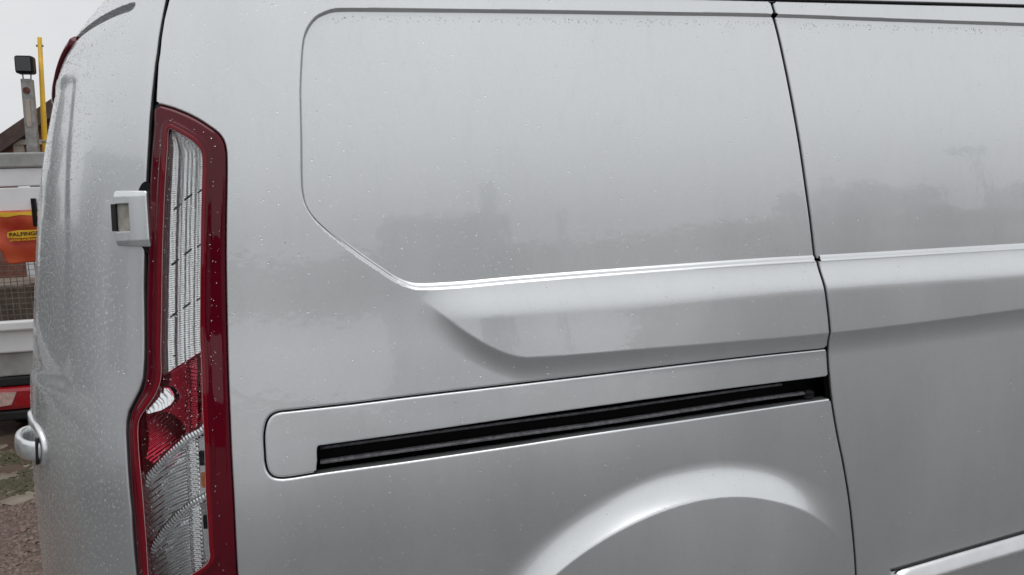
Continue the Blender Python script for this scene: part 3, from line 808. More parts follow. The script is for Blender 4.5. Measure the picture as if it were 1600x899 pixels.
# side moulding low on the door
_tt = np.array(K['trimtop']); _tb = np.array(K['trimbot'])
tz = lambda s: float(np.interp(s, [1.216, 1.40, 1.585, 2.3], [0.4555, 0.478, 0.5, 0.575]))
V = []; F = []
ss = np.concatenate([np.array([1.214, 1.217, 1.222, 1.230, 1.242]), np.linspace(1.26, 2.30, 50)])
pr = [(0.0, 0.000), (-0.001, 0.006), (-0.004, 0.012), (-0.014, 0.021), (-0.026, 0.030), (-0.031, 0.030), (-0.036, 0.024), (-0.040, 0.010), (-0.042, 0.0)]
for s in ss:
    e = math.sqrt(max(0.02, 1 - max(0, (1.242 - s) / 0.028) ** 2))
    for dz, h in pr: V.append(surf(s, tz(s) - 0.021 + (dz + 0.021) * e, h * e))
n = len(pr)
for k in range(len(ss) - 1):
    for i in range(n - 1): F.append((k * n + i, k * n + i + 1, (k + 1) * n + i + 1, (k + 1) * n + i))
F.append(tuple(range(n))[::-1])
mould = mesh_obj('side_moulding', V, F, M['bright_trim'], van)
autosmooth(mould, 40)
MB().tube([surf(s, tz(s) + 0.0015, 0.002) for s in np.linspace(1.214, 2.3, 40)], 0.0024, 6).build('moulding_seal', M['rubber'], mould, True)
# wheel and arch liner
wy = 0.165
wheel = MB().lathe([(0.20, -0.09), (0.225, -0.105), (0.29, -0.112), (0.318, -0.10), (0.331, -0.075), (0.333, 0), (0.331, 0.075), (0.318, 0.10), (0.29, 0.112), (0.2, 0.10)], (ARC[0], wy, ARC[1]), 'Y', 64).build('wheel', M['tyre'], van, True)
rim = MB().lathe([(0.205, -0.10), (0.19, -0.088), (0.185, -0.05), (0.185, 0.08), (0.0, 0.08)], (ARC[0], wy, ARC[1]), 'Y', 64)
for k in range(5):
    th = 2 * math.pi * k / 5 + 0.3
    rim.tube([(ARC[0] + r * math.cos(th), wy - 0.075 + 0.01 * (0.19 - r) / 0.19, ARC[1] + r * math.sin(th)) for r in (0.03, 0.1, 0.19)], [0.034, 0.026, 0.03], 8, (1, 0.6))
rim.lathe([(0.0, -0.092), (0.035, -0.09), (0.045, -0.075), (0.045, 0.0)], (ARC[0], wy, ARC[1]), 'Y', 24)
autosmooth(rim.build('rim', M['rim'], wheel, True), 40)
V = []; F = []
for k in range(41):
    th = math.pi * k / 40
    for y in (0.03, 0.40): V.append((ARC[0] + 0.41 * math.cos(th), y, ARC[1] + 0.40 * math.sin(th)))
for k in range(40): F.append((2 * k, 2 * k + 1, 2 * k + 3, 2 * k + 2))
F.append(tuple(2 * k + 1 for k in range(41)))
mesh_obj('arch_liner', V, F, M['shell'], van, smooth=False)
MB().box(-0.50, 3.2, 0.12, 1.8, 0.02, 0.10).build('underbody', M['shell'], van)

# ------------------------------------------------------------------ tail lamp
lamp = panel('tail_lamp', steps((-0.44, -0.19, 0.0025)), steps((0.52, 1.57, 0.003)), [lambda s, z: P_LAMP(s, z) + 0.007, lambda s, z: -P_INNER(s, z) + 0.002],
             lambda s, z: 0.004 + 0.003 * sstep(-P_LAMP(s, z), 0.0, 0.03) + 0.0026 * (1 - sstep(P_INNER(s, z), 0.010, 0.0145)), M['lamp_red'], van, {0: fillet(0.007, 0.03), 1: fillet(0.002, 0.024)})
tag(lamp, label='tall red and clear tail lamp on the rear corner')
zL = np.array(K['lamp'])
band = panel('lens_bezel', steps((-0.42, -0.22, 0.002)), steps((0.60, 1.53, 0.003)), [lambda s, z: P_INNER(s, z) - 0.0052, lambda s, z: -P_INNER(s, z) + 0.0005],
             lambda s, z: 0.0105 + 0 * np.asarray(s), M['lamp_bezel'], lamp, {0: fillet(0.0016, 0.004), 1: fillet(0.0012, 0.028)})
panel('lamp_gasket', steps((-0.445, -0.19, 0.003)), steps((0.52, 1.58, 0.004)), [lambda s, z: P_LAMP(s, z) - 0.0045, lambda s, z: -P_LAMP(s, z) - 0.006], lambda s, z: -0.006 + 0 * np.asarray(s), M['rubber'], lamp, None)
_sp = np.array(K['spine'])[::-1]
spine_s = lambda z: np.interp(z, _sp[:, 1], _sp[:, 0])
def line_z(name):
    a = np.array(K[name]); return lambda s: np.interp(s, a[:, 0], a[:, 1])
d1, d2u, d2l, d3u, d3l = (line_z(k) for k in ('d1', 'd2u', 'd2l', 'd3u', 'd3l'))
_in = np.array(K['inner'])
def inner_lr(z):
    """left and right edge of the lens opening at height z"""
    p = P_INNER.p; zt = np.asarray(z)
    iz = np.linspace(p[:, 1].min() + .004, p[:, 1].max() - .004, 180); lo, hi = [], []
    for v in iz:
        c = (p[:, 1] > v) != (np.roll(p[:, 1], -1) > v); a = p[c]; b = np.roll(p, -1, 0)[c]
        x = a[:, 0] + (v - a[:, 1]) / (b[:, 1] - a[:, 1]) * (b[:, 0] - a[:, 0]); lo.append(x.min()); hi.append(x.max())
    return np.interp(zt, iz, lo), np.interp(zt, iz, hi)
tri = lambda x: np.abs(((x) % 1.0) * 2 - 1)          # triangle wave 1..0..1
def r_upper(s, z):
    l, r = inner_lr(z); u = (s - l) / (r - l + 1e-9)
    fl = np.abs(np.sin(np.pi * 3 * u))
    sw = 0.5 + 0.5 * np.sin(2 * np.pi * (2.6 * u + 0.12)) * (0.7 + 0.3 * np.sin(z * 23))
    pr_ = ((z - 0.12 * s) / 0.0040) % 1.0                      # fine moulded prisms that face the sky
    saw = np.where(pr_ < 0.8, 1 - pr_ / 0.8, (pr_ - 0.8) / 0.2)
    return -0.005 + 0.0009 * saw + 0.0009 * sw + 0.0003 * tri(u * 9) + 0.0006 * np.abs(np.sin(np.pi * 4 * u))
def r_mid(s, z):
    right = s > spine_s(z)
    c = (-0.352, 0.955); r = np.hypot(s - c[0], z - c[1])
    dish = -0.030 + 2.2 * r * r * 4 + 0.0018 * tri((s * 0.6 - z * 0.8) / 0.0065)
    rid = -0.014 + 0.0035 * tri((z + 0.25 * (s - spine_s(z))) / 0.0068)
    return np.where(right, np.where(s > spine_s(z) + 0.017, -0.022, rid), np.minimum(dish, -0.010))
def r_low(s, z):
    right = s > spine_s(z)
    bend = (s + 0.36)
    q_ = ((z * 0.80 - s * 0.62 + 3.2 * bend * bend) / 0.0092) % 1.0
    rib = -0.0055 + 0.0034 * np.where(q_ < 0.62, 1 - q_ / 0.62, (q_ - 0.62) / 0.38)
    te = -0.0065 + 0.0040 * tri((z + 0.15 * s) / 0.0078)
    flat = -0.018 + 0.012 * sstep(s, -0.30, -0.28)
    return np.where(right, np.where(s > spine_s(z) + 0.016, flat, te), rib)
inn = lambda s, z: P_INNER(s, z) - 0.001
Sg = steps((-0.412, -0.238, 0.0012))
up_f = lambda s, z: d1(s) - z
lo_f = lambda s, z: z - d2l(s)
ur = panel('upper_reflector', Sg, steps((1.05, 1.52, 0.0008)), [inn, up_f], r_upper, M['satin'], lamp)
ur.data.polygons.foreach_set('use_smooth', np.zeros(len(ur.data.polygons), dtype=bool))
panel('stop_reflector', Sg, steps((0.84, 1.12, 0.0013)), [inn, lambda s, z: z - d1(s), lambda s, z: d2u(s) - z - 0.008], r_mid, M['chrome'], lamp)
panel('lower_reflector', Sg, steps((0.61, 0.97, 0.0009)), [inn, lo_f], r_low, M['satin2'], lamp)
# fine-toothed bars between the chambers, proud of the reflectors
def bar(name, up, lo):
    def hb_(s, z):
        v = np.clip((z - lo(s)) / np.maximum(up(s) - lo(s), 1e-3) * 2 - 1, -1, 1)
        return -0.004 + 0.004 * np.sqrt(np.maximum(1 - v * v, 0.0)) + 0.00045 * tri((s * 0.75 + z * 0.45) / 0.0050)
    return panel(name, steps((-0.412, -0.262, 0.0010)), steps((0.70, 1.0, 0.0010)), [inn, lambda s, z: z - up(s), lambda s, z: lo(s) - z], hb_, M['chrome'], lamp, {1: fillet(0.0012, 0.014), 2: fillet(0.0012, 0.014)})
bar('divider_bar', d2u, d2l); bar('divider_bar', d3u, d3l)
panel('sill_bar', Sg, steps((1.05, 1.13, 0.0014)), [inn, lambda s, z: z - d1(s) - 0.010, lambda s, z: d1(s) - z], lambda s, z: -0.004 + 0.003 * sstep(z - d1(s), 0.0, 0.01) * -1, M['chrome'], lamp, {1: fillet(0.002, 0.02), 2: fillet(0.001, 0.02)})
for k in range(5):
    s_ = -0.337 + 0.0135 * k; z_ = float(d1(s_)) + 0.016 + (0.006 if k % 2 else 0)
    MB().tube([surf(s_ + a * 0.020, z_ + a * 0.016, -0.006) for a in (0, .5, 1)], [0.0022, 0.0026, 0.0016], 6).build('prism_stroke', M['chrome'], lamp, True)
for (s_, z_) in K['dots']:
    MB().tube([surf(s_ + a * 0.0075, z_ + a * 0.0052, -0.004) for a in (-1, 0, 1)], [0.0016, 0.002, 0.0016], 6).build('lens_pip', M['rail'], lamp, True)
zz = np.linspace(0.63, 1.50, 120)
MB().tube([surf(float(spine_s(z)), z, -0.004 if z < 1.08 else -0.010) for z in zz], [0.0026 + 0.0006 * (i % 2) for i in range(len(zz))], 8).build('spine_rib', M['chrome_fine'], lamp, True)
def plate(name, key, h, material, th=0.006):
    p = Poly(K[key], 1); return panel(name, steps((p.lo[0] - .003, p.hi[0] + .003, 0.002)), steps((p.lo[1] - .003, p.hi[1] + .003, 0.002)), [lambda s, z: p(s, z) + 0.0008], lambda s, z: h + 0 * np.asarray(s), material, lamp, {0: fillet(0.0008, th)})
plate('dark_socket', 'sq1', -0.0025, M['black']); plate('dark_socket', 'sq2', -0.0025, M['black']); plate('grey_socket', 'sq3', -0.003, M['truck_grey'])
plate('indicator_bulb', 'orange', -0.002, M['amber'])
panel('lens_rim', steps((-0.412, -0.235, 0.0012)), steps((0.605, 1.525, 0.002)), [lambda s, z: np.abs(P_INNER(s, z) + 0.0006) - 0.0011], lambda s, z: 0.0082 + 0 * np.asarray(s), M['rim_pale'], lamp, None)
P_WH = Poly(K['white'], 1)
lens_h = lambda s, z: 0.0045 + 0 * np.asarray(s)
Sl = steps((-0.412, -0.238, 0.003))
panel('clear_lens', Sl, steps((1.05, 1.53, 0.005)), [lambda s, z: P_INNER(s, z) + 0.0006, lambda s, z: d1(s) - z], lens_h, M['clear'], lamp)
panel('clear_lens', Sl, steps((0.61, 1.0, 0.004)), [lambda s, z: P_INNER(s, z) + 0.0006, lambda s, z: z - d2u(s)], lens_h, M['clear'], lamp)
panel('red_lens', Sl, steps((0.86, 1.13, 0.003)), [lambda s, z: P_INNER(s, z) + 0.0006, lambda s, z: z - d1(s), lambda s, z: d2u(s) - z, lambda s, z: -P_WH(s, z)], lens_h, M['red_lens'], lamp)
panel('highlight_patch', steps((-0.39, -0.32, 0.0015)), steps((0.99, 1.06, 0.0015)), [lambda s, z: P_WH(s, z)], lambda s, z: -0.004 + 0.0007 * tri((s * 0.9 + z * 0.5) / 0.0072 + 0.5 * np.sin(z * 190) * np.sin(s * 140)) + 0.30 * (1.05 - z) * 0.6, M['chrome'], lamp)  # chrome patch shaped to stand for a bright reflection on the red lens

# ------------------------------------------------------------------ rear door fittings
# high brake light along the groove
V = []; F = []
ss = np.linspace(-0.612, S_MID, 90)
for s in ss:
    zc = float(spoiler_z(s))
    for dz, h in [(0.014, -0.010), (0.012, 0.004), (0.007, 0.009), (-0.003, 0.008), (-0.011, 0.003), (-0.013, -0.010)]: V.append(surf(s, zc + dz, h))
for k in range(len(ss) - 1):
    for i in range(5): F.append((k * 6 + i, (k + 1) * 6 + i, (k + 1) * 6 + i + 1, k * 6 + i + 1))
F.append(tuple(range(6)))
mesh_obj('high_brake_light', V, F, M['lamp_red'], rear_door)
# hinge
P_, t_, n_, u_ = frame_at(-0.388, 1.359)
def local(pts): return [P_ + t_ * a + n_ * b + u_ * c for a, b, c in pts]
P_HN = Poly([(-0.409, 1.3085), (-0.380, 1.3075), (-0.347, 1.3045), (-0.3475, 1.406), (-0.380, 1.4075), (-0.410, 1.4085)], 1)
P_HH = Poly([(-0.4085, 1.3345), (-0.3795, 1.3345), (-0.3795, 1.3845), (-0.4085, 1.3845)], 1)
hh = lambda s, z: 0.0145 - 0.005 * sstep(s, -0.385, -0.345) - 0.30 * np.maximum(0, np.abs(z - 1.358) - 0.040)
hinge = panel('door_hinge', steps((-0.43, -0.345, 0.0012)), steps((1.30, 1.415, 0.0015)), [lambda s, z: P_HN(s, z) + 0.0025, lambda s, z: -P_HH(s, z) + 0.0012], hh, M['silver'], rear_door, {0: fillet(0.0025, 0.022), 1: fillet(0.0012, 0.012)})
tag(hinge, label='square silver door hinge beside the tail lamp')
panel('hinge_pad', steps((-0.415, -0.375, 0.003)), steps((1.33, 1.39, 0.003)), [lambda s, z: P_HH(s, z) - 0.002, lambda s, z: s + 0.3855 + 0 * z], lambda s, z: 0.006 + 0.06 * np.abs(s + 0.395), M['pad'], hinge, {1: fillet(0.002, 0.01)})
panel('hinge_recess', steps((-0.415, -0.372, 0.003)), steps((1.33, 1.39, 0.003)), [lambda s, z: P_HH(s, z) - 0.004], lambda s, z: 0.002 + 0 * s, M['black'], hinge)
MB().add(local([(a, b, c) for a in (-0.030, -0.021) for b in (0.0, 0.012) for c in (-0.024, 0.025)]), [(0, 1, 3, 2), (4, 6, 7, 5), (0, 4, 5, 1), (2, 3, 7, 6), (0, 2, 6, 4), (1, 5, 7, 3)]).build('hinge_buffer', M['rubber'], hinge)
panel('hinge_cavity', steps((-0.40, -0.33, 0.003)), steps((1.27, 1.44, 0.003)), [lambda s, z: np.hypot((s + 0.352) / 0.024, (z - 1.357) / 0.066) * 0.05 - 0.05], lambda s, z: 0.0016 + 0 * s, M['black'], hinge)
# handle: a horizontal grip standing off the door
P_, t_, n_, u_ = frame_at(-0.655, 0.905)
pl = [(0.010, -0.012), (0.009, 0.004), (0.002, 0.013), (-0.014, 0.020), (-0.045, 0.0235), (-0.085, 0.0225), (-0.112, 0.018), (-0.128, 0.008), (-0.130, -0.012)]
pp = dense(pl, 5, False)
V = []; F = []
sec = [(math.cos(a), math.sin(a)) for a in np.linspace(0, 2 * math.pi, 20, endpoint=False)]
for k, (a, b) in enumerate(pp):
    d = pp[min(k + 1, len(pp) - 1)] - pp[max(k - 1, 0)]; d = d / np.linalg.norm(d); nn = (-d[1], d[0])
    for cx, cz in sec:
        ex = math.copysign(abs(cx) ** 0.7, cx) * 0.0085; ez = math.copysign(abs(cz) ** 0.7, cz) * 0.019
        V.append(surf(-0.655 + a + nn[0] * ex, 0.905 + ez, b + nn[1] * ex))
for k in range(len(pp) - 1):
    for i in range(20): F.append((k * 20 + i, (k + 1) * 20 + i, (k + 1) * 20 + (i + 1) % 20, k * 20 + (i + 1) % 20))
handle = mesh_obj('door_handle', V, F, M['silver'], rear_door)
P_ES = Poly([(-0.70, 0.872), (-0.66, 0.868), (-0.635, 0.878), (-0.622, 0.905), (-0.632, 0.932), (-0.66, 0.95), (-0.70, 0.955), (-0.79, 0.955), (-0.815, 0.91), (-0.79, 0.872)], 5)
panel('handle_base', steps((-0.825, -0.61, 0.003)), steps((0.86, 0.965, 0.003)), [lambda s, z: P_ES(s, z) + 0.005], lambda s, z: 0.006 - 0.012 * sstep(-P_ES(s, z), 0.012, 0.03), M['silver'], handle, {0: fillet(0.005, 0.012)})
MB().tube([P_ + t_ * 0.0115 + n_ * 0.0065 + u_ * a for a in np.linspace(-0.026, 0.026, 7)], 0.0035, 6, (3.2, 1)).build('handle_gasket', M['rubber'], handle, True)

# ------------------------------------------------------------------ the works truck behind the van
truck = empty('works_truck', (-2.75, 6.4, GZ))
tag(truck, 'white flatbed works truck with a caged bed, seen past the van tail', 'truck')
TX0, TX1, TY = -3.75, -1.72, 4.40
tb = MB().box(TX0, TX1, TY, TY + 0.05, 1.478, 1.640, 0.006).box(TX0, TX1, TY + 0.004, TY + 0.05, 1.650, 1.772, 0.006)
tail = tb.build('tail_board', M['truck_white'], truck)
MB().box(TX0 - 0.01, TX1 + 0.01, TY - 0.015, TY + 0.065, 1.776, 1.880, 0.012).build('top_rail', M['truck_grey'], tail)
MB().box(TX0, TX1, TY - 0.002, TY + 0.05, 0.478, 0.702, 0.012).box(TX0, TX1, TY - 0.045, TY + 0.05, 0.640, 0.706, 0.012).build('rear_beam', M['truck_white'], truck)
MB().box(TX0 + .02, TX1 - .02, TY + 0.03, TY + 0.30, 0.305, 0.476, 0.01).build('chassis_panel', M['truck_grey'], truck)
MB().box(TX0, TX1, TY - 0.01, TY + 0.06, -0.01, 0.062, 0.015).box(TX0, TX1, TY + 0.01, TY + 0.06, 0.236, 0.30, 0.01).build('bumper_and_gap', M['rubber'], truck)  # lower beam is the bumper; upper black strip stands for the dark gap
lb = MB().box(TX0, TX1, TY - 0.02, TY + 0.06, 0.066, 0.232, 0.03).build('light_bar', M['lamp_bright'], truck)
MB().add([(-2.62, TY - 0.028, 0.205), (-2.355, TY - 0.028, 0.200), (-2.395, TY - 0.028, 0.110), (-2.62, TY - 0.028, 0.090),
          (-2.62, TY - 0.018, 0.205), (-2.355, TY - 0.018, 0.200), (-2.395, TY - 0.018, 0.110), (-2.62, TY - 0.018, 0.090)],
         [(3, 2, 1, 0), (0, 1, 5, 4), (1, 2, 6, 5), (2, 3, 7, 6), (3, 0, 4, 7)]).build('reversing_lens', mat('frosted_lens', (0.62, 0.42, 0.38), 0.25, coat=0.8, vary=0.2, vscale=40), lb)
for x in (-2.46, -1.85 , -3.6):
    w = MB().lathe([(0.12, -0.10), (0.2, -0.11), (0.245, -0.09), (0.262, -0.05), (0.262, 0.05), (0.245, 0.09), (0.2, 0.11), (0.1, 0.1)], (0, 0, 0), 'Y', 40)
    w.v = [(x - 0.0 + p[1], TY + 0.45 + p[0], GZ + 0.26 + p[2]) for p in w.v]
    wl = w.build('wheel', M['tyre'], truck, True)
MB().box(TX0, TX1, TY + 0.10, TY + 3.6, 0.46, 0.56).build('bed_floor', M['truck_grey'], truck)
for x in (TX0, TX1 - 0.05):
    MB().box(x, x + 0.05, TY + 0.06, TY + 3.6, 1.478, 1.772, 0.006).build('side_board', M['truck_white'], truck)
# wire cage between beam and tail board
cage_y = TY + 0.42
cg = empty('cage_root')
bpy.data.objects.remove(cg)
mb = MB()
for k in range(46):
    x = TX0 + 0.03 + (TX1 - TX0 - 0.06) * k / 45
    mb.box(x - 0.0022, x + 0.0022, cage_y, cage_y + 0.005, 0.56, 1.47)
for k in range(22):
    z = 0.58 + 0.88 * k / 21
    mb.box(TX0 + 0.03, TX1 - 0.03, cage_y - 0.005, cage_y - 0.0005, z - 0.0022, z + 0.0022)
cage = mb.build('cage_mesh', M['mesh'], truck)
for x in (TX0 + 0.02, -2.9, TX1 - 0.06):
    MB().box(x, x + 0.04, cage_y - 0.02, cage_y + 0.02, 0.55, 1.478).build('cage_post', M['steel'], cage)
MB().box(-3.3, -2.50, cage_y + 0.15, cage_y + 1.2, 0.56, 0.92, 0.03).build('load_box', mat('load_brown', (0.14, 0.10, 0.075), 0.7, vary=0.4, vscale=8), truck)
MB().box(-2.42, -1.85, cage_y + 0.5, cage_y + 1.6, 0.56, 1.20, 0.03).build('load_box', M['rubber'], truck)
cabin = MB().box(TX0 + 0.05, TX1 - 0.05, TY + 3.75, TY + 5.6, 0.2, 1.98, 0.15).build('cab', M['truck_white'], truck)
MB().box(TX0 + 0.25, TX1 - 0.25, TY + 3.73, TY + 3.78, 1.35, 1.80, 0.02).build('rear_window', M['glass'], cabin)
# red crane cover hanging below the tail board with its maker's plate
cv = dense([(-2.66, 1.475), (-2.40, 1.488), (-2.20, 1.482), (-2.06, 1.478), (-2.05, 1.35), (-2.075, 1.20), (-2.09, 1.115), (-2.20, 1.108), (-2.315, 1.105), (-2.34, 1.16), (-2.352, 1.20), (-2.45, 1.20), (-2.66, 1.19)], 4)
n = len(cv)
bul = lambda x, z: 0.035 + 0.018 * math.sin(x * 17 + z * 9) + 0.012 * math.sin(z * 31 + x * 5)
V = [(x, TY - 0.008, z) for x, z in cv] + [((x + 2.35) * 0.97 - 2.35, TY - 0.03, (z - 1.3) * 0.96 + 1.3) for x, z in cv]
F = [(i, n + i, n + (i + 1) % n, (i + 1) % n) for i in range(n)]
gx = np.linspace(-2.66, -2.05, 30); gzv = np.linspace(1.10, 1.49, 22); pc_ = Poly(((cv - [-2.35, 1.3]) * [0.97, 0.96] + [-2.35, 1.3]), 1)
cover_o = None
SSg, ZZg = np.meshgrid(gx, gzv, indexing='ij')
flat = lambda s, z, h=0.: np.stack([np.asarray(s), TY - 0.03 - np.asarray(h), np.asarray(z)], -1)
cover_o = panel('crane_cover', steps((-2.67, -2.04, 0.012)), steps((1.09, 1.50, 0.012)), [lambda s, z: pc_(s, z) + 0.012],
                lambda s, z: 0.010 * np.sin(s * 17 + z * 9) + 0.007 * np.sin(z * 31 + s * 5), M['orange_red'], truck, {0: fillet(0.012, 0.03)}, surface=flat)
tag(cover_o, label='red and orange vinyl cover with a yellow name plate')
P_YT = Poly([(-2.67, 1.440), (-2.40, 1.452), (-2.30, 1.436), (-2.20, 1.448), (-2.04, 1.44), (-2.04, 1.492), (-2.67, 1.492)], 3)
panel('yellow_hem', steps((-2.67, -2.04, 0.01)), steps((1.43, 1.50, 0.006)), [lambda s, z: P_YT(s, z), lambda s, z: pc_(s, z) + 0.008], lambda s, z: 0.004 + 0.010 * np.sin(s * 17 + z * 9) + 0.007 * np.sin(z * 31 + s * 5), M['yellow'], cover_o, None, surface=flat)
P_PL = Poly([(-2.292, 1.318), (-2.285, 1.331), (-2.06, 1.337), (-2.052, 1.326), (-2.055, 1.304), (-2.062, 1.298), (-2.284, 1.292), (-2.294, 1.300)], 4)
npl = panel('name_plate', steps((-2.30, -2.04, 0.004)), steps((1.285, 1.342, 0.003)), [lambda s, z: P_PL(s, z)], lambda s, z: 0.024 + 0 * s, M['yellow'], cover_o, {0: fillet(0.001, 0.006)}, surface=flat)
def lettering(text, size, loc, material, parent, stretch=1.0):
    cu = bpy.data.curves.new('lettering', 'FONT'); cu.body = text; cu.size = size; cu.extrude = 0.001; cu.offset = 0.0006; cu.align_x = 'LEFT'
    cu.materials.append(material)
    tmp = bpy.data.objects.new('lettering_curve', cu); COL.objects.link(tmp); bpy.context.view_layer.update()
    me = bpy.data.meshes.new_from_object(tmp.evaluated_get(bpy.context.evaluated_depsgraph_get())); bpy.data.objects.remove(tmp)
    o = bpy.data.objects.new('lettering', me); link(o, parent)
    o.matrix_parent_inverse = Matrix.Translation(-Vector(truck.location)) if parent is truck else Matrix.Identity(4)
    o.location = loc; o.rotation_euler = (math.pi / 2, 0, 0); o.scale = (stretch, 1, 1)
    return o
for o_ in ():
    pass
lt = lettering('PALFINGER', 0.036, (-2.281, TY - 0.0565, 1.302), M['print_dark'], npl, 1.18)
lt.rotation_euler = (math.pi / 2, math.radians(-1.5), 0)
lt2 = lettering('LIFTING EXCELLENCE', 0.017, (-2.278, TY - 0.060, 1.268), M['yellow'], cover_o, 1.15)
lt2.rotation_euler = (math.pi / 2, math.radians(-1.5), 0)
MB().box(-2.125, -2.098, TY - 0.06, TY - 0.02, 1.365, 1.56, 0.006).build('cover_bracket', M['black'], truck)
# upright with a work lamp, and the yellow pole beside it
pst = MB()
pst.box(-0.036, 0.036, -0.03, 0.03, 0.0, 1.95, 0.006)
po = pst.build('mast', M['steel'], truck)
ang = math.radians(-1.3)
def lean(v, base, a): return [(base[0] + p[0] * math.cos(a) + p[2] * math.sin(a), base[1] + p[1], base[2] - p[0] * math.sin(a) + p[2] * math.cos(a)) for p in v]
def replace(o, f):
    for v in o.data.vertices: v.co = Vector(f([tuple(v.co)])[0])
mast_base = (-2.262, 4.80, 0.50)
mf = lambda v: lean(v, mast_base, math.radians(1.0))
replace(po, mf)
def mpart(mb, name, m, parent=po):
    o = mb.build(name, m, parent); replace(o, mf); return o
mpart(MB().box(-0.016, 0.016, -0.036, -0.029, 1.60, 1.80, 0.012), 'mast_slot', M['cream'])
c_ = MB().lathe([(0.0, -0.012), (0.022, -0.010), (0.024, 0.0)], (0.0, -0.031, 1.865), 'Y', 16); mpart(c_, 'mast_cap', M['rust'])
for sx in (-1, 1): mpart(MB().tube([(sx * 0.025, 0, 1.95), (sx * 0.028, 0, 1.99)], 0.005), 'lamp_bracket', M['steel'])
wlp = MB().box(-0.062, 0.062, -0.05, 0.03, 1.985, 2.115, 0.018)
wl = mpart(wlp, 'work_lamp', M['black'])
mpart(MB().box(-0.048, 0.048, -0.054, -0.049, 2.0, 2.10, 0.002), 'work_lamp_glass', M['glass'], wl)
pm = MB().tube([(-2.137, 4.86, 2.765), (-2.170, 4.86, 2.10), (-2.20, 4.86, 1.40), (-2.215, 4.86, 0.56)], [0.015, 0.019, 0.021, 0.021], 12).build('yellow_pole', M['yellow'], truck, True)
MB().tube([(-2.165, 4.86, 2.705), (-2.118, 4.86, 2.705)], 0.009).build('pole_bolt', M['steel'], pm)
MB().tube([(-2.19, 4.84, 2.0), (-2.15, 4.84, 2.0)], 0.008).build('pole_bolt', M['steel'], pm)

# ------------------------------------------------------------------ the house beyond
house = empty('brick_house', (-9.0, 18.5, GZ))
tag(house, 'brick house with a brown tiled roof behind the works truck', 'house')
hx0, hx1, hy0, hy1, hz = -12.5, -5.2, 16.0, 22.0, 3.16
gab = [(hx0, GZ), (hx1, GZ), (hx1, 3.40), (-5.55, 3.98), (-6.86, 3.10), (hx0, 0.9)]
n = len(gab)
hw = MB().add([(x, hy0, z) for x, z in gab] + [(x, hy1, z) for x, z in gab], [tuple(range(n)), tuple(range(2 * n - 1, n - 1, -1))] + [(i, n + i, n + (i + 1) % n, (i + 1) % n) for i in range(n)]).build('wall', M['brick'], house)
rf = MB()
for (xa, za), (xb, zb) in (((-9.6, 1.36), (-5.55, 4.16)), ((-5.55, 4.16), (-4.6, 3.5))):
    rf.add([(xa, hy0 - .2, za), (xb, hy0 - .2, zb), (xb, hy1 + .2, zb), (xa, hy1 + .2, za), (xa, hy0 - .2, za - .34), (xb, hy0 - .2, zb - .34), (xb, hy1 + .2, zb - .34), (xa, hy1 + .2, za - .34)],
           [(0, 1, 2, 3), (7, 6, 5, 4), (0, 4, 5, 1), (3, 2, 6, 7), (0, 3, 7, 4), (1, 5, 6, 2)])
roofo = rf.build('roof', M['roof'], house)
MB().box(-9.4, -5.0, hy0 - .1, hy0 + .02, 3.10, 3.20).build('string_course', M['cream'], hw)
MB().box(-6.62, -6.42, hy0 - 0.05, hy0 + 0.02, GZ, hz + 0.05).build('downpipe', M['cream'], house)
for x in (-8.4, -6.2):
    wf = MB().box(x, x + 1.1, hy0 - 0.04, hy0 + 0.05, 1.2, 2.3).build('window', M['truck_white'], house)
    MB().box(x + .08, x + 1.02, hy0 - 0.06, hy0 - 0.045, 1.28, 2.22).build('pane', M['glass'], wf)

ap = mesh_obj('yard_paving', [(-9, 0.4, GZ + 0.004), (-0.2, 0.4, GZ + 0.004), (-0.2, 7.0, GZ + 0.004), (-9, 7.0, GZ + 0.004)], [(0, 1, 2, 3)], mat('brown_paving', (0.070, 0.046, 0.034), 0.35, base2=(0.125, 0.095, 0.075), vscale=3.5, bump=0.6, bscale=30, detail=9), smooth=False)
tag(ap, kind='structure')
# ------------------------------------------------------------------ loose gravel and moss on the yard
def scatter(name, n, xr_, yr_, rad, material, flat_=0.5, keep=None, seed=1):
    r = np.random.default_rng(seed)
    oc = np.array([(1, 0, 0), (-1, 0, 0), (0, 1, 0), (0, -1, 0), (0, 0, 1), (0, 0, -1), (.6, .6, .5), (-.6, .6, .5), (.6, -.6, .5), (-.6, -.6, .5)], float)
    fc = np.array([(0, 6, 4), (6, 2, 4), (2, 7, 4), (7, 1, 4), (1, 9, 4), (9, 3, 4), (3, 8, 4), (8, 0, 4), (0, 2, 6), (2, 1, 7), (1, 3, 9), (3, 0, 8)])
    x = r.uniform(*xr_, n); y = r.uniform(*yr_, n)
    if keep is not None:
        k = keep(x, y, r); x, y = x[k], y[k]
    n = len(x); sz = rad * np.exp(r.normal(0, 0.45, n)); th = r.uniform(0, 6.28, n)
    v = oc[None] * (1 + r.normal(0, 0.2, (n, len(oc), 1))) * sz[:, None, None] * np.array([1, 0.75, flat_])
    vx = v[..., 0] * np.cos(th)[:, None] - v[..., 1] * np.sin(th)[:, None]; vy = v[..., 0] * np.sin(th)[:, None] + v[..., 1] * np.cos(th)[:, None]
    V = np.stack([vx + x[:, None], vy + y[:, None], v[..., 2] + GZ + 0.2 * sz[:, None] * flat_], -1).reshape(-1, 3)
    F = (fc[None] + (np.arange(n) * len(oc))[:, None, None]).reshape(-1, 3)
    return mesh_obj(name, V, F, material, None, False)
gv = scatter('gravel', 42000, (-2.9, -0.9), (1.2, 3.15), 0.0072, M['stone'], 0.5, lambda x, y, r: r.random(len(x)) < np.clip((3.15 - y) / 0.35, 0.05, 1))
tag(gv, 'loose reddish brown wet gravel on the yard', 'gravel', kind='stuff')
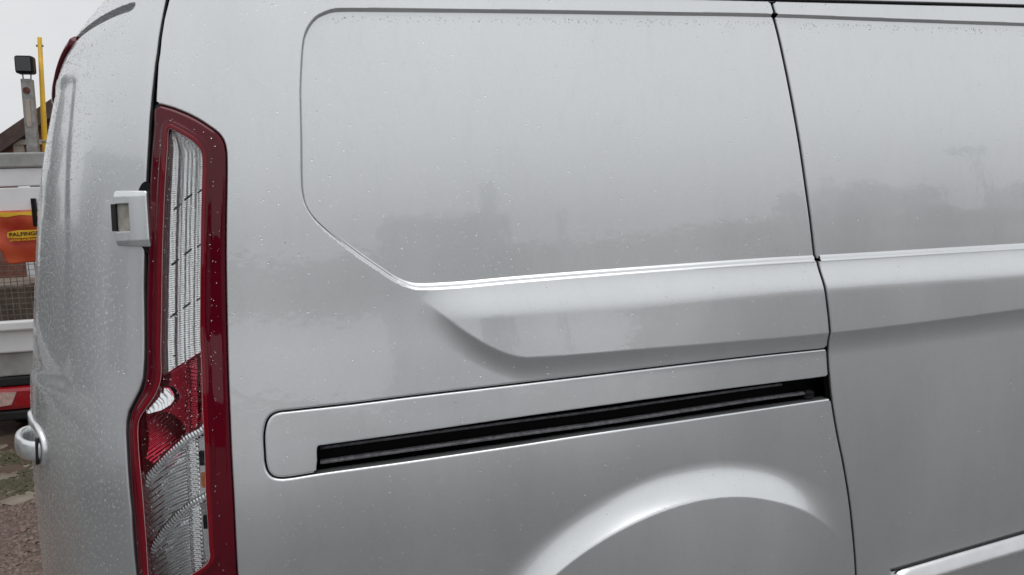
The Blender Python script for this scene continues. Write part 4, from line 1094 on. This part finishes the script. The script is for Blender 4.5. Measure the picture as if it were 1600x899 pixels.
ms = scatter('moss', 9000, (-3.2, -1.2), (3.0, 4.1), 0.014, M['moss'], 0.6, lambda x, y, r: r.random(len(x)) < np.clip(1.2 * np.sin(x * 7 + y * 3) * np.sin(y * 9 - x * 2) + 0.55 - np.abs(y - 3.5) * 0.9, 0, 1), 5)
tag(ms, 'green moss growing over the broken paving', 'moss', kind='stuff')
lv = scatter('leaf_litter', 260, (-3.2, -1.2), (2.9, 4.2), 0.045, mat('wet_litter', (0.16, 0.13, 0.10), 0.45, base2=(0.24, 0.21, 0.17), vscale=6), 0.12, None, 9)
tag(lv, 'grey brown leaf litter and stone flakes among the moss', 'leaf litter', kind='stuff')

# ------------------------------------------------------------------ across the yard, behind the camera: what the paint mirrors
def tree(loc, h, w, label, leaf, seed, n=5200):
    r = np.random.default_rng(seed)
    t = empty('tree', loc); tag(t, label, 'tree', 'trees across the yard')
    x, y, z = loc
    tk = MB().tube([(x, y, z), (x + .1, y, z + h * .25), (x - .05, y + .1, z + h * .5), (x, y, z + h * .8)], [h * .035, h * .028, h * .02, h * .006], 10)
    for k in range(7):
        a = r.uniform(0, 6.28); b = r.uniform(.3, .6) * h
        tk.tube([(x, y, z + b), (x + math.cos(a) * w * .3, y + math.sin(a) * w * .3, z + b + h * .12), (x + math.cos(a) * w * .6, y + math.sin(a) * w * .6, z + b + h * .22)], [h * .014, h * .009, h * .003], 6)
    tk.build('trunk', M['bark'], t, True)
    lobes = [(r.normal(0, w * .42), r.normal(0, w * .42), z + h * r.uniform(.38, .88), w * r.uniform(.22, .42)) for _ in range(11)]
    V = []; F = []
    li = r.integers(0, len(lobes), n); d = r.normal(0, 1, (n, 3)); d /= np.linalg.norm(d, axis=1)[:, None]; rr = r.random(n) ** .4
    L = np.array(lobes)[li]; C = np.stack([x + L[:, 0], y + L[:, 1], L[:, 2]], 1) + d * (L[:, 3] * rr)[:, None] * np.array([1, 1, .8])
    a = r.normal(0, 1, (n, 3)); a /= np.linalg.norm(a, axis=1)[:, None]; b = np.cross(a, r.normal(0, 1, (n, 3))); b /= np.linalg.norm(b, axis=1)[:, None]
    s_ = (h * .022 * r.uniform(.6, 1.4, n))[:, None]
    V = np.stack([C - a * s_, C + b * s_ * .6, C + a * s_, C - b * s_ * .6], 1).reshape(-1, 3); F = np.arange(4 * n).reshape(-1, 4)
    mesh_obj('crown', V, F, leaf, t, False)
    return t
for k, (px_, py_, h, w, lab) in enumerate([(-7.6, 5.2, 4.6, 2.2, 'dark conifer added left of the frame to darken the rear door reflection'), (-9.8, 8.2, 5.4, 2.6, 'tall leafy tree added behind the conifer to darken the rear door reflection')]):
    tree((px_, py_, GZ), h, w, lab, M['leaf2'], 40 + k)  # unseen trees added to darken what the rear door mirrors
def ray_at(az, dist, x0=0.8): return (x0 + math.sin(math.radians(az)) * dist, -math.cos(math.radians(az)) * dist)
for k, (az, dist, h, w, lf, lab) in enumerate([
        (35.8, 34, 3.7, 2.0, 'leaf', 'bushy green tree left of the others across the yard, seen in the paint'),
        (38.6, 36, 4.4, 2.5, 'leaf2', 'tallest dark tree across the yard, seen in the paint'),
        (41.0, 36, 3.7, 1.8, 'leaf', 'rounded green tree right of the tallest across the yard'),
        (50.2, 33, 3.0, 2.2, 'leaf2', 'low dark tree beyond the street lamp across the yard')]):
    px_, py_ = ray_at(az, dist); tree((px_, py_, GZ), h, w, lab, M[lf], 20 + k)
def street_lamp(az, dist, h, label, head=True, lean_az=0.5):
    px_, py_ = ray_at(az, dist, 1.4 if az > 30 else 0.45)
    t = empty('street_lamp', (px_, py_, GZ)); tag(t, label, 'street lamp', 'lamp posts across the yard')
    bx_, by_ = ray_at(az + lean_az, dist, 1.4 if az > 30 else 0.45)          # the old posts lean a little
    MB().tube([(bx_, by_, GZ), (bx_ + (px_ - bx_) * .3, by_ + (py_ - by_) * .3, GZ + h * .3), (px_, py_, GZ + h)], [0.16, 0.13, 0.10], 12).build('post', M['post'], t, True)
    if head:
        hd = MB().box(px_ - 0.75, px_ + 0.35, py_ - 0.2, py_ + 0.2, GZ + h, GZ + h + 0.16, 0.04).build('lamp_head', M['post'], t)
        MB().box(px_ - 0.38, px_ + 0.1, py_ - 0.10, py_ + 0.10, GZ + h - 0.03, GZ + h + 0.01, 0.01).build('lamp_lens', M['lamp_glass'], hd)
    return t
street_lamp(44.9, 22, 3.9, 'grey street lamp mirrored in the sliding door', True, 1.5)
street_lamp(35.2, 24, 3.5, 'plain grey post mirrored beside the door shut line', False)
street_lamp(16.4, 20, 2.5, 'short grey post mirrored below the middle of the blank window', False)
# boundary wall across the yard
wa = MB().box(-60, 90, -56.3, -56.0, GZ, 2.0).build('boundary_wall', M['brick']); tag(wa, 'long brick boundary wall across the yard behind the lorry', 'wall')
# parked lorry mirrored in the quarter panel
lor = empty('parked_lorry', (2.4, -14.5, GZ)); tag(lor, 'dark grey lorry with a raised post mirrored in the quarter panel', 'lorry')
LY = -14.0
bodyl = MB().box(0.9, 3.4, LY - 6, LY, 0.35, 2.05, 0.06).build('load_body', mat('lorry_grey', (0.16, 0.17, 0.18), 0.5, vary=0.2, vscale=3), lor)
cabl = MB().box(1.0, 3.3, LY - 8.0, LY - 6.2, 0.2, 2.3, 0.15).build('cab', M['truck_white'], lor)
MB().box(1.3, 3.0, LY - 6.2, LY - 6.17, 1.3, 2.0, 0.01).build('rear_window', M['glass'], cabl)
MB().box(2.85, 3.10, LY + 0.02, LY + 0.16, 0.3, 3.0, 0.02).build('crane_post', M['post'], lor)
MB().box(0.9, 3.4, LY + 0.0, LY + 0.06, 0.36, 0.55, 0.01).build('bumper', M['rubber'], lor)
for x in (1.05, 3.2):
    for y in (LY - 1.2, LY - 7.0):
        w = MB().lathe([(0.1, -0.12), (0.3, -0.13), (0.40, -0.10), (0.42, 0), (0.40, 0.10), (0.3, 0.13), (0.1, 0.12)], (0, 0, 0), 'Y', 32)
        w.v = [(x + p[1], y + p[0], GZ + 0.42 + p[2]) for p in w.v]; w.build('wheel', M['tyre'], lor, True)
# unseen grey warehouse added on the left to darken the rear door reflection
wh = empty('added_warehouse', (-26.0, -12.0, GZ)); tag(wh, 'long grey clad warehouse added out of view on the left to darken the rear door reflection', 'warehouse')
whw = MB().box(-32, -22, -34, 2, GZ, 6.2).build('wall', mat('grey_cladding', (0.46, 0.47, 0.49), 0.5, vary=0.1, vscale=0.6), wh)
MB().box(-32.3, -21.8, -34.2, 2.2, 6.2, 6.5).build('roof_edge', M['truck_grey'], wh)
for y in (-28, -18, -8, -2):
    MB().box(-22.05, -21.95, y, y + 3.4, GZ, 4.0).build('loading_door', M['post'], wh)
# unseen flatbed to the left; dark load added to dim the rear door reflection
pk = empty('unseen_flatbed', (-5.3, 3.0, GZ)); tag(pk, 'unseen flatbed off to the left, its dark sheeted load added to darken the rear door reflection', 'flatbed')
bx = -4.3
bp = MB().box(bx - 2.0, bx, -0.6, 5.2, 0.42, 0.80, 0.04).build('bed', M['truck_white'], pk)
MB().box(bx - 0.01, bx + 0.015, -0.5, 5.1, 0.55, 0.62, 0.004).build('rubbing_strip', M['rubber'], bp)
MB().box(bx - 1.9, bx - 0.1, -0.4, 4.9, 0.80, 1.72, 0.12).build('added_load', mat('dark_tarpaulin', (0.16, 0.165, 0.17), 0.55, vary=0.3, vscale=4, bump=0.4, bscale=6), pk)
MB().box(bx - 2.0, bx, -0.62, -0.55, 0.8, 1.25, 0.01).build('head_board', M['truck_white'], pk)
cb = MB().box(bx - 1.95, bx - 0.05, -2.4, -0.7, 0.2, 1.95, 0.16).build('cab', M['truck_white'], pk)
MB().box(bx - 0.06, bx - 0.035, -1.9, -1.1, 1.05, 1.65, 0.01).build('side_window', M['glass'], cb)
for y in (-1.6, 3.6):
    for x in (bx - 0.16, bx - 1.84):
        w = MB().lathe([(0.1, -0.10), (0.22, -0.11), (0.31, -0.09), (0.33, 0), (0.31, 0.09), (0.22, 0.11), (0.1, 0.1)], (0, 0, 0), 'Y', 32)
        w.v = [(x + p[1], y + p[0], GZ + 0.33 + p[2]) for p in w.v]; w.build('wheel', M['tyre'], pk, True)

# ------------------------------------------------------------------ rain on the van
NSEG = 6
def drops(s, z, h, rad, hr):
    n = len(s); e = 1.5e-3
    P = surf(s, z, h); T = surf(s + e, z, h) - surf(s - e, z, h); U = surf(s, z + e, h) - surf(s, z - e, h)
    T /= np.linalg.norm(T, axis=1)[:, None]; N = np.cross(T, U); N /= np.linalg.norm(N, axis=1)[:, None]; U = np.cross(N, T)
    r = np.random.default_rng(3); ph = r.uniform(0, 6.28, n); sag = r.uniform(1.0, 1.25, n); el = r.uniform(0.85, 1.1, n)
    V = []
    for rr, hh_ in ((1.0, 0.06), (0.93, 0.40), (0.62, 0.82)):
        for k in range(NSEG):
            a = ph + 2 * math.pi * k / NSEG; ct, st = np.cos(a) * rr * el, np.sin(a) * rr
            st = np.where(st < 0, st * sag, st)
            V.append(P + T * (ct * rad)[:, None] + U * (st * rad)[:, None] + N * (hh_ * hr * rad + 5e-5)[:, None])
    V.append(P + N * (hr * rad)[:, None] - U * (0.1 * rad)[:, None]); V.append(P + N * 5e-5)
    V = np.stack(V, 1); m = V.shape[1]; tpl = []
    for ri in range(2):
        for k in range(NSEG):
            a, b = ri * NSEG + k, ri * NSEG + (k + 1) % NSEG; c, d = b + NSEG, a + NSEG
            tpl += [(a, b, c), (a, c, d)]
    for k in range(NSEG):
        tpl.append((2 * NSEG + k, 2 * NSEG + (k + 1) % NSEG, 3 * NSEG)); tpl.append(((k + 1) % NSEG, k, 3 * NSEG + 1))
    F = (np.array(tpl)[None] + (np.arange(n) * m)[:, None, None]).reshape(-1, 3)
    return V.reshape(-1, 3), F
dr = np.random.default_rng(11)
def sample_side(n):
    s = dr.uniform(-0.30, 1.75, n); z = dr.uniform(0.42, 1.765, n)
    # thinner cover on the door, thicker in streaky patches near the tail
    keep = dr.random(n) < np.where(s > 1.05, 0.22, np.where(s < 0.3, 1.0, 0.72)) * (0.45 + 0.55 * (np.sin(s * 21 + 1.3 * np.sin(z * 9)) * np.sin(z * 17 + s * 4) > -0.1))
    s, z = s[keep], z[keep]
    rad = 0.00074 * np.exp(dr.normal(0, 0.42, len(s)))
    # a row of drops caught under the top edge of the blank window and along the belt line
    m = 420; s2 = dr.uniform(-0.02, 1.7, m); z2 = np.interp(s2, [0.0, 0.6, 0.9, 1.56], [1.719, 1.7225, 1.723, 1.714]) - np.abs(dr.normal(0, 0.007, m)); r2 = 0.0010 * np.exp(dr.normal(0, .35, m))
    s = np.concatenate([s, s2]); z = np.concatenate([z, z2]); rad = np.concatenate([rad, r2])
    win = P_WIN(s, z); ok = (np.abs(win) > 0.014) | (win < -0.0135)
    ok &= np.abs(s - door_gap(z)) > 0.008
    ok &= (P_LAMP(s, z) > 0.006) & (s > gap_body(z) + 0.006)
    ho = P_HOLE(s, z); ok &= np.abs(ho) > 0.008; ok &= P_SLOT(s, z) > 0.004
    ok &= np.hypot(s - ARC[0], z - ARC[1]) > R_OPEN + 0.01
    s, z, rad, win = s[ok], z[ok], rad[ok], win[ok]
    h = np.where(win < 0, -RECESS, relief(s, z))
    return s, z, h, rad
a = sample_side(7200)
n = 44000; s = -0.33 - 0.62 * dr.random(n); z = dr.uniform(0.52, 1.80, n)
dens = np.clip((-s - 0.33) / 0.20, 0.06, 1.0) ** 1.5
k = (dr.random(n) < dens) & (s < gap_door(z) - 0.005) & ~((s > -0.435) & (np.abs(z - 1.357) < 0.06)); s, z = s[k], z[k]
b = (s, z, rear_relief(s, z), 0.00064 * np.exp(dr.normal(0, 0.45, len(s))))
n = 3000; s = dr.uniform(-0.43, -0.20, n); z = dr.uniform(0.56, 1.55, n); pi_ = P_INNER(s, z); po_ = P_LAMP(s, z)
k = (po_ < -0.008) & (np.abs(pi_ - 0.004) > 0.006) & (dr.random(n) < np.where(pi_ < 0, 0.95, 0.22)); s, z, pi_ = s[k], z[k], pi_[k]
c = (s, z, np.where(pi_ < 0, 0.0047, 0.0081), 0.0009 * np.exp(dr.normal(0, 0.35, len(s))))
S_, Z_, H_, R_ = (np.concatenate([a[i], b[i], c[i]]) for i in range(4))
R_ = np.minimum(R_, 0.0016)
V, F = drops(S_, Z_, H_, R_, 0.35)
rain = mesh_obj('rain_drops', V, F, M['water'], None, True)
tag(rain, 'fine rain drops beaded all over the silver van', 'rain drops', kind='stuff')
print('drops', len(S_), 'tris', len(F))
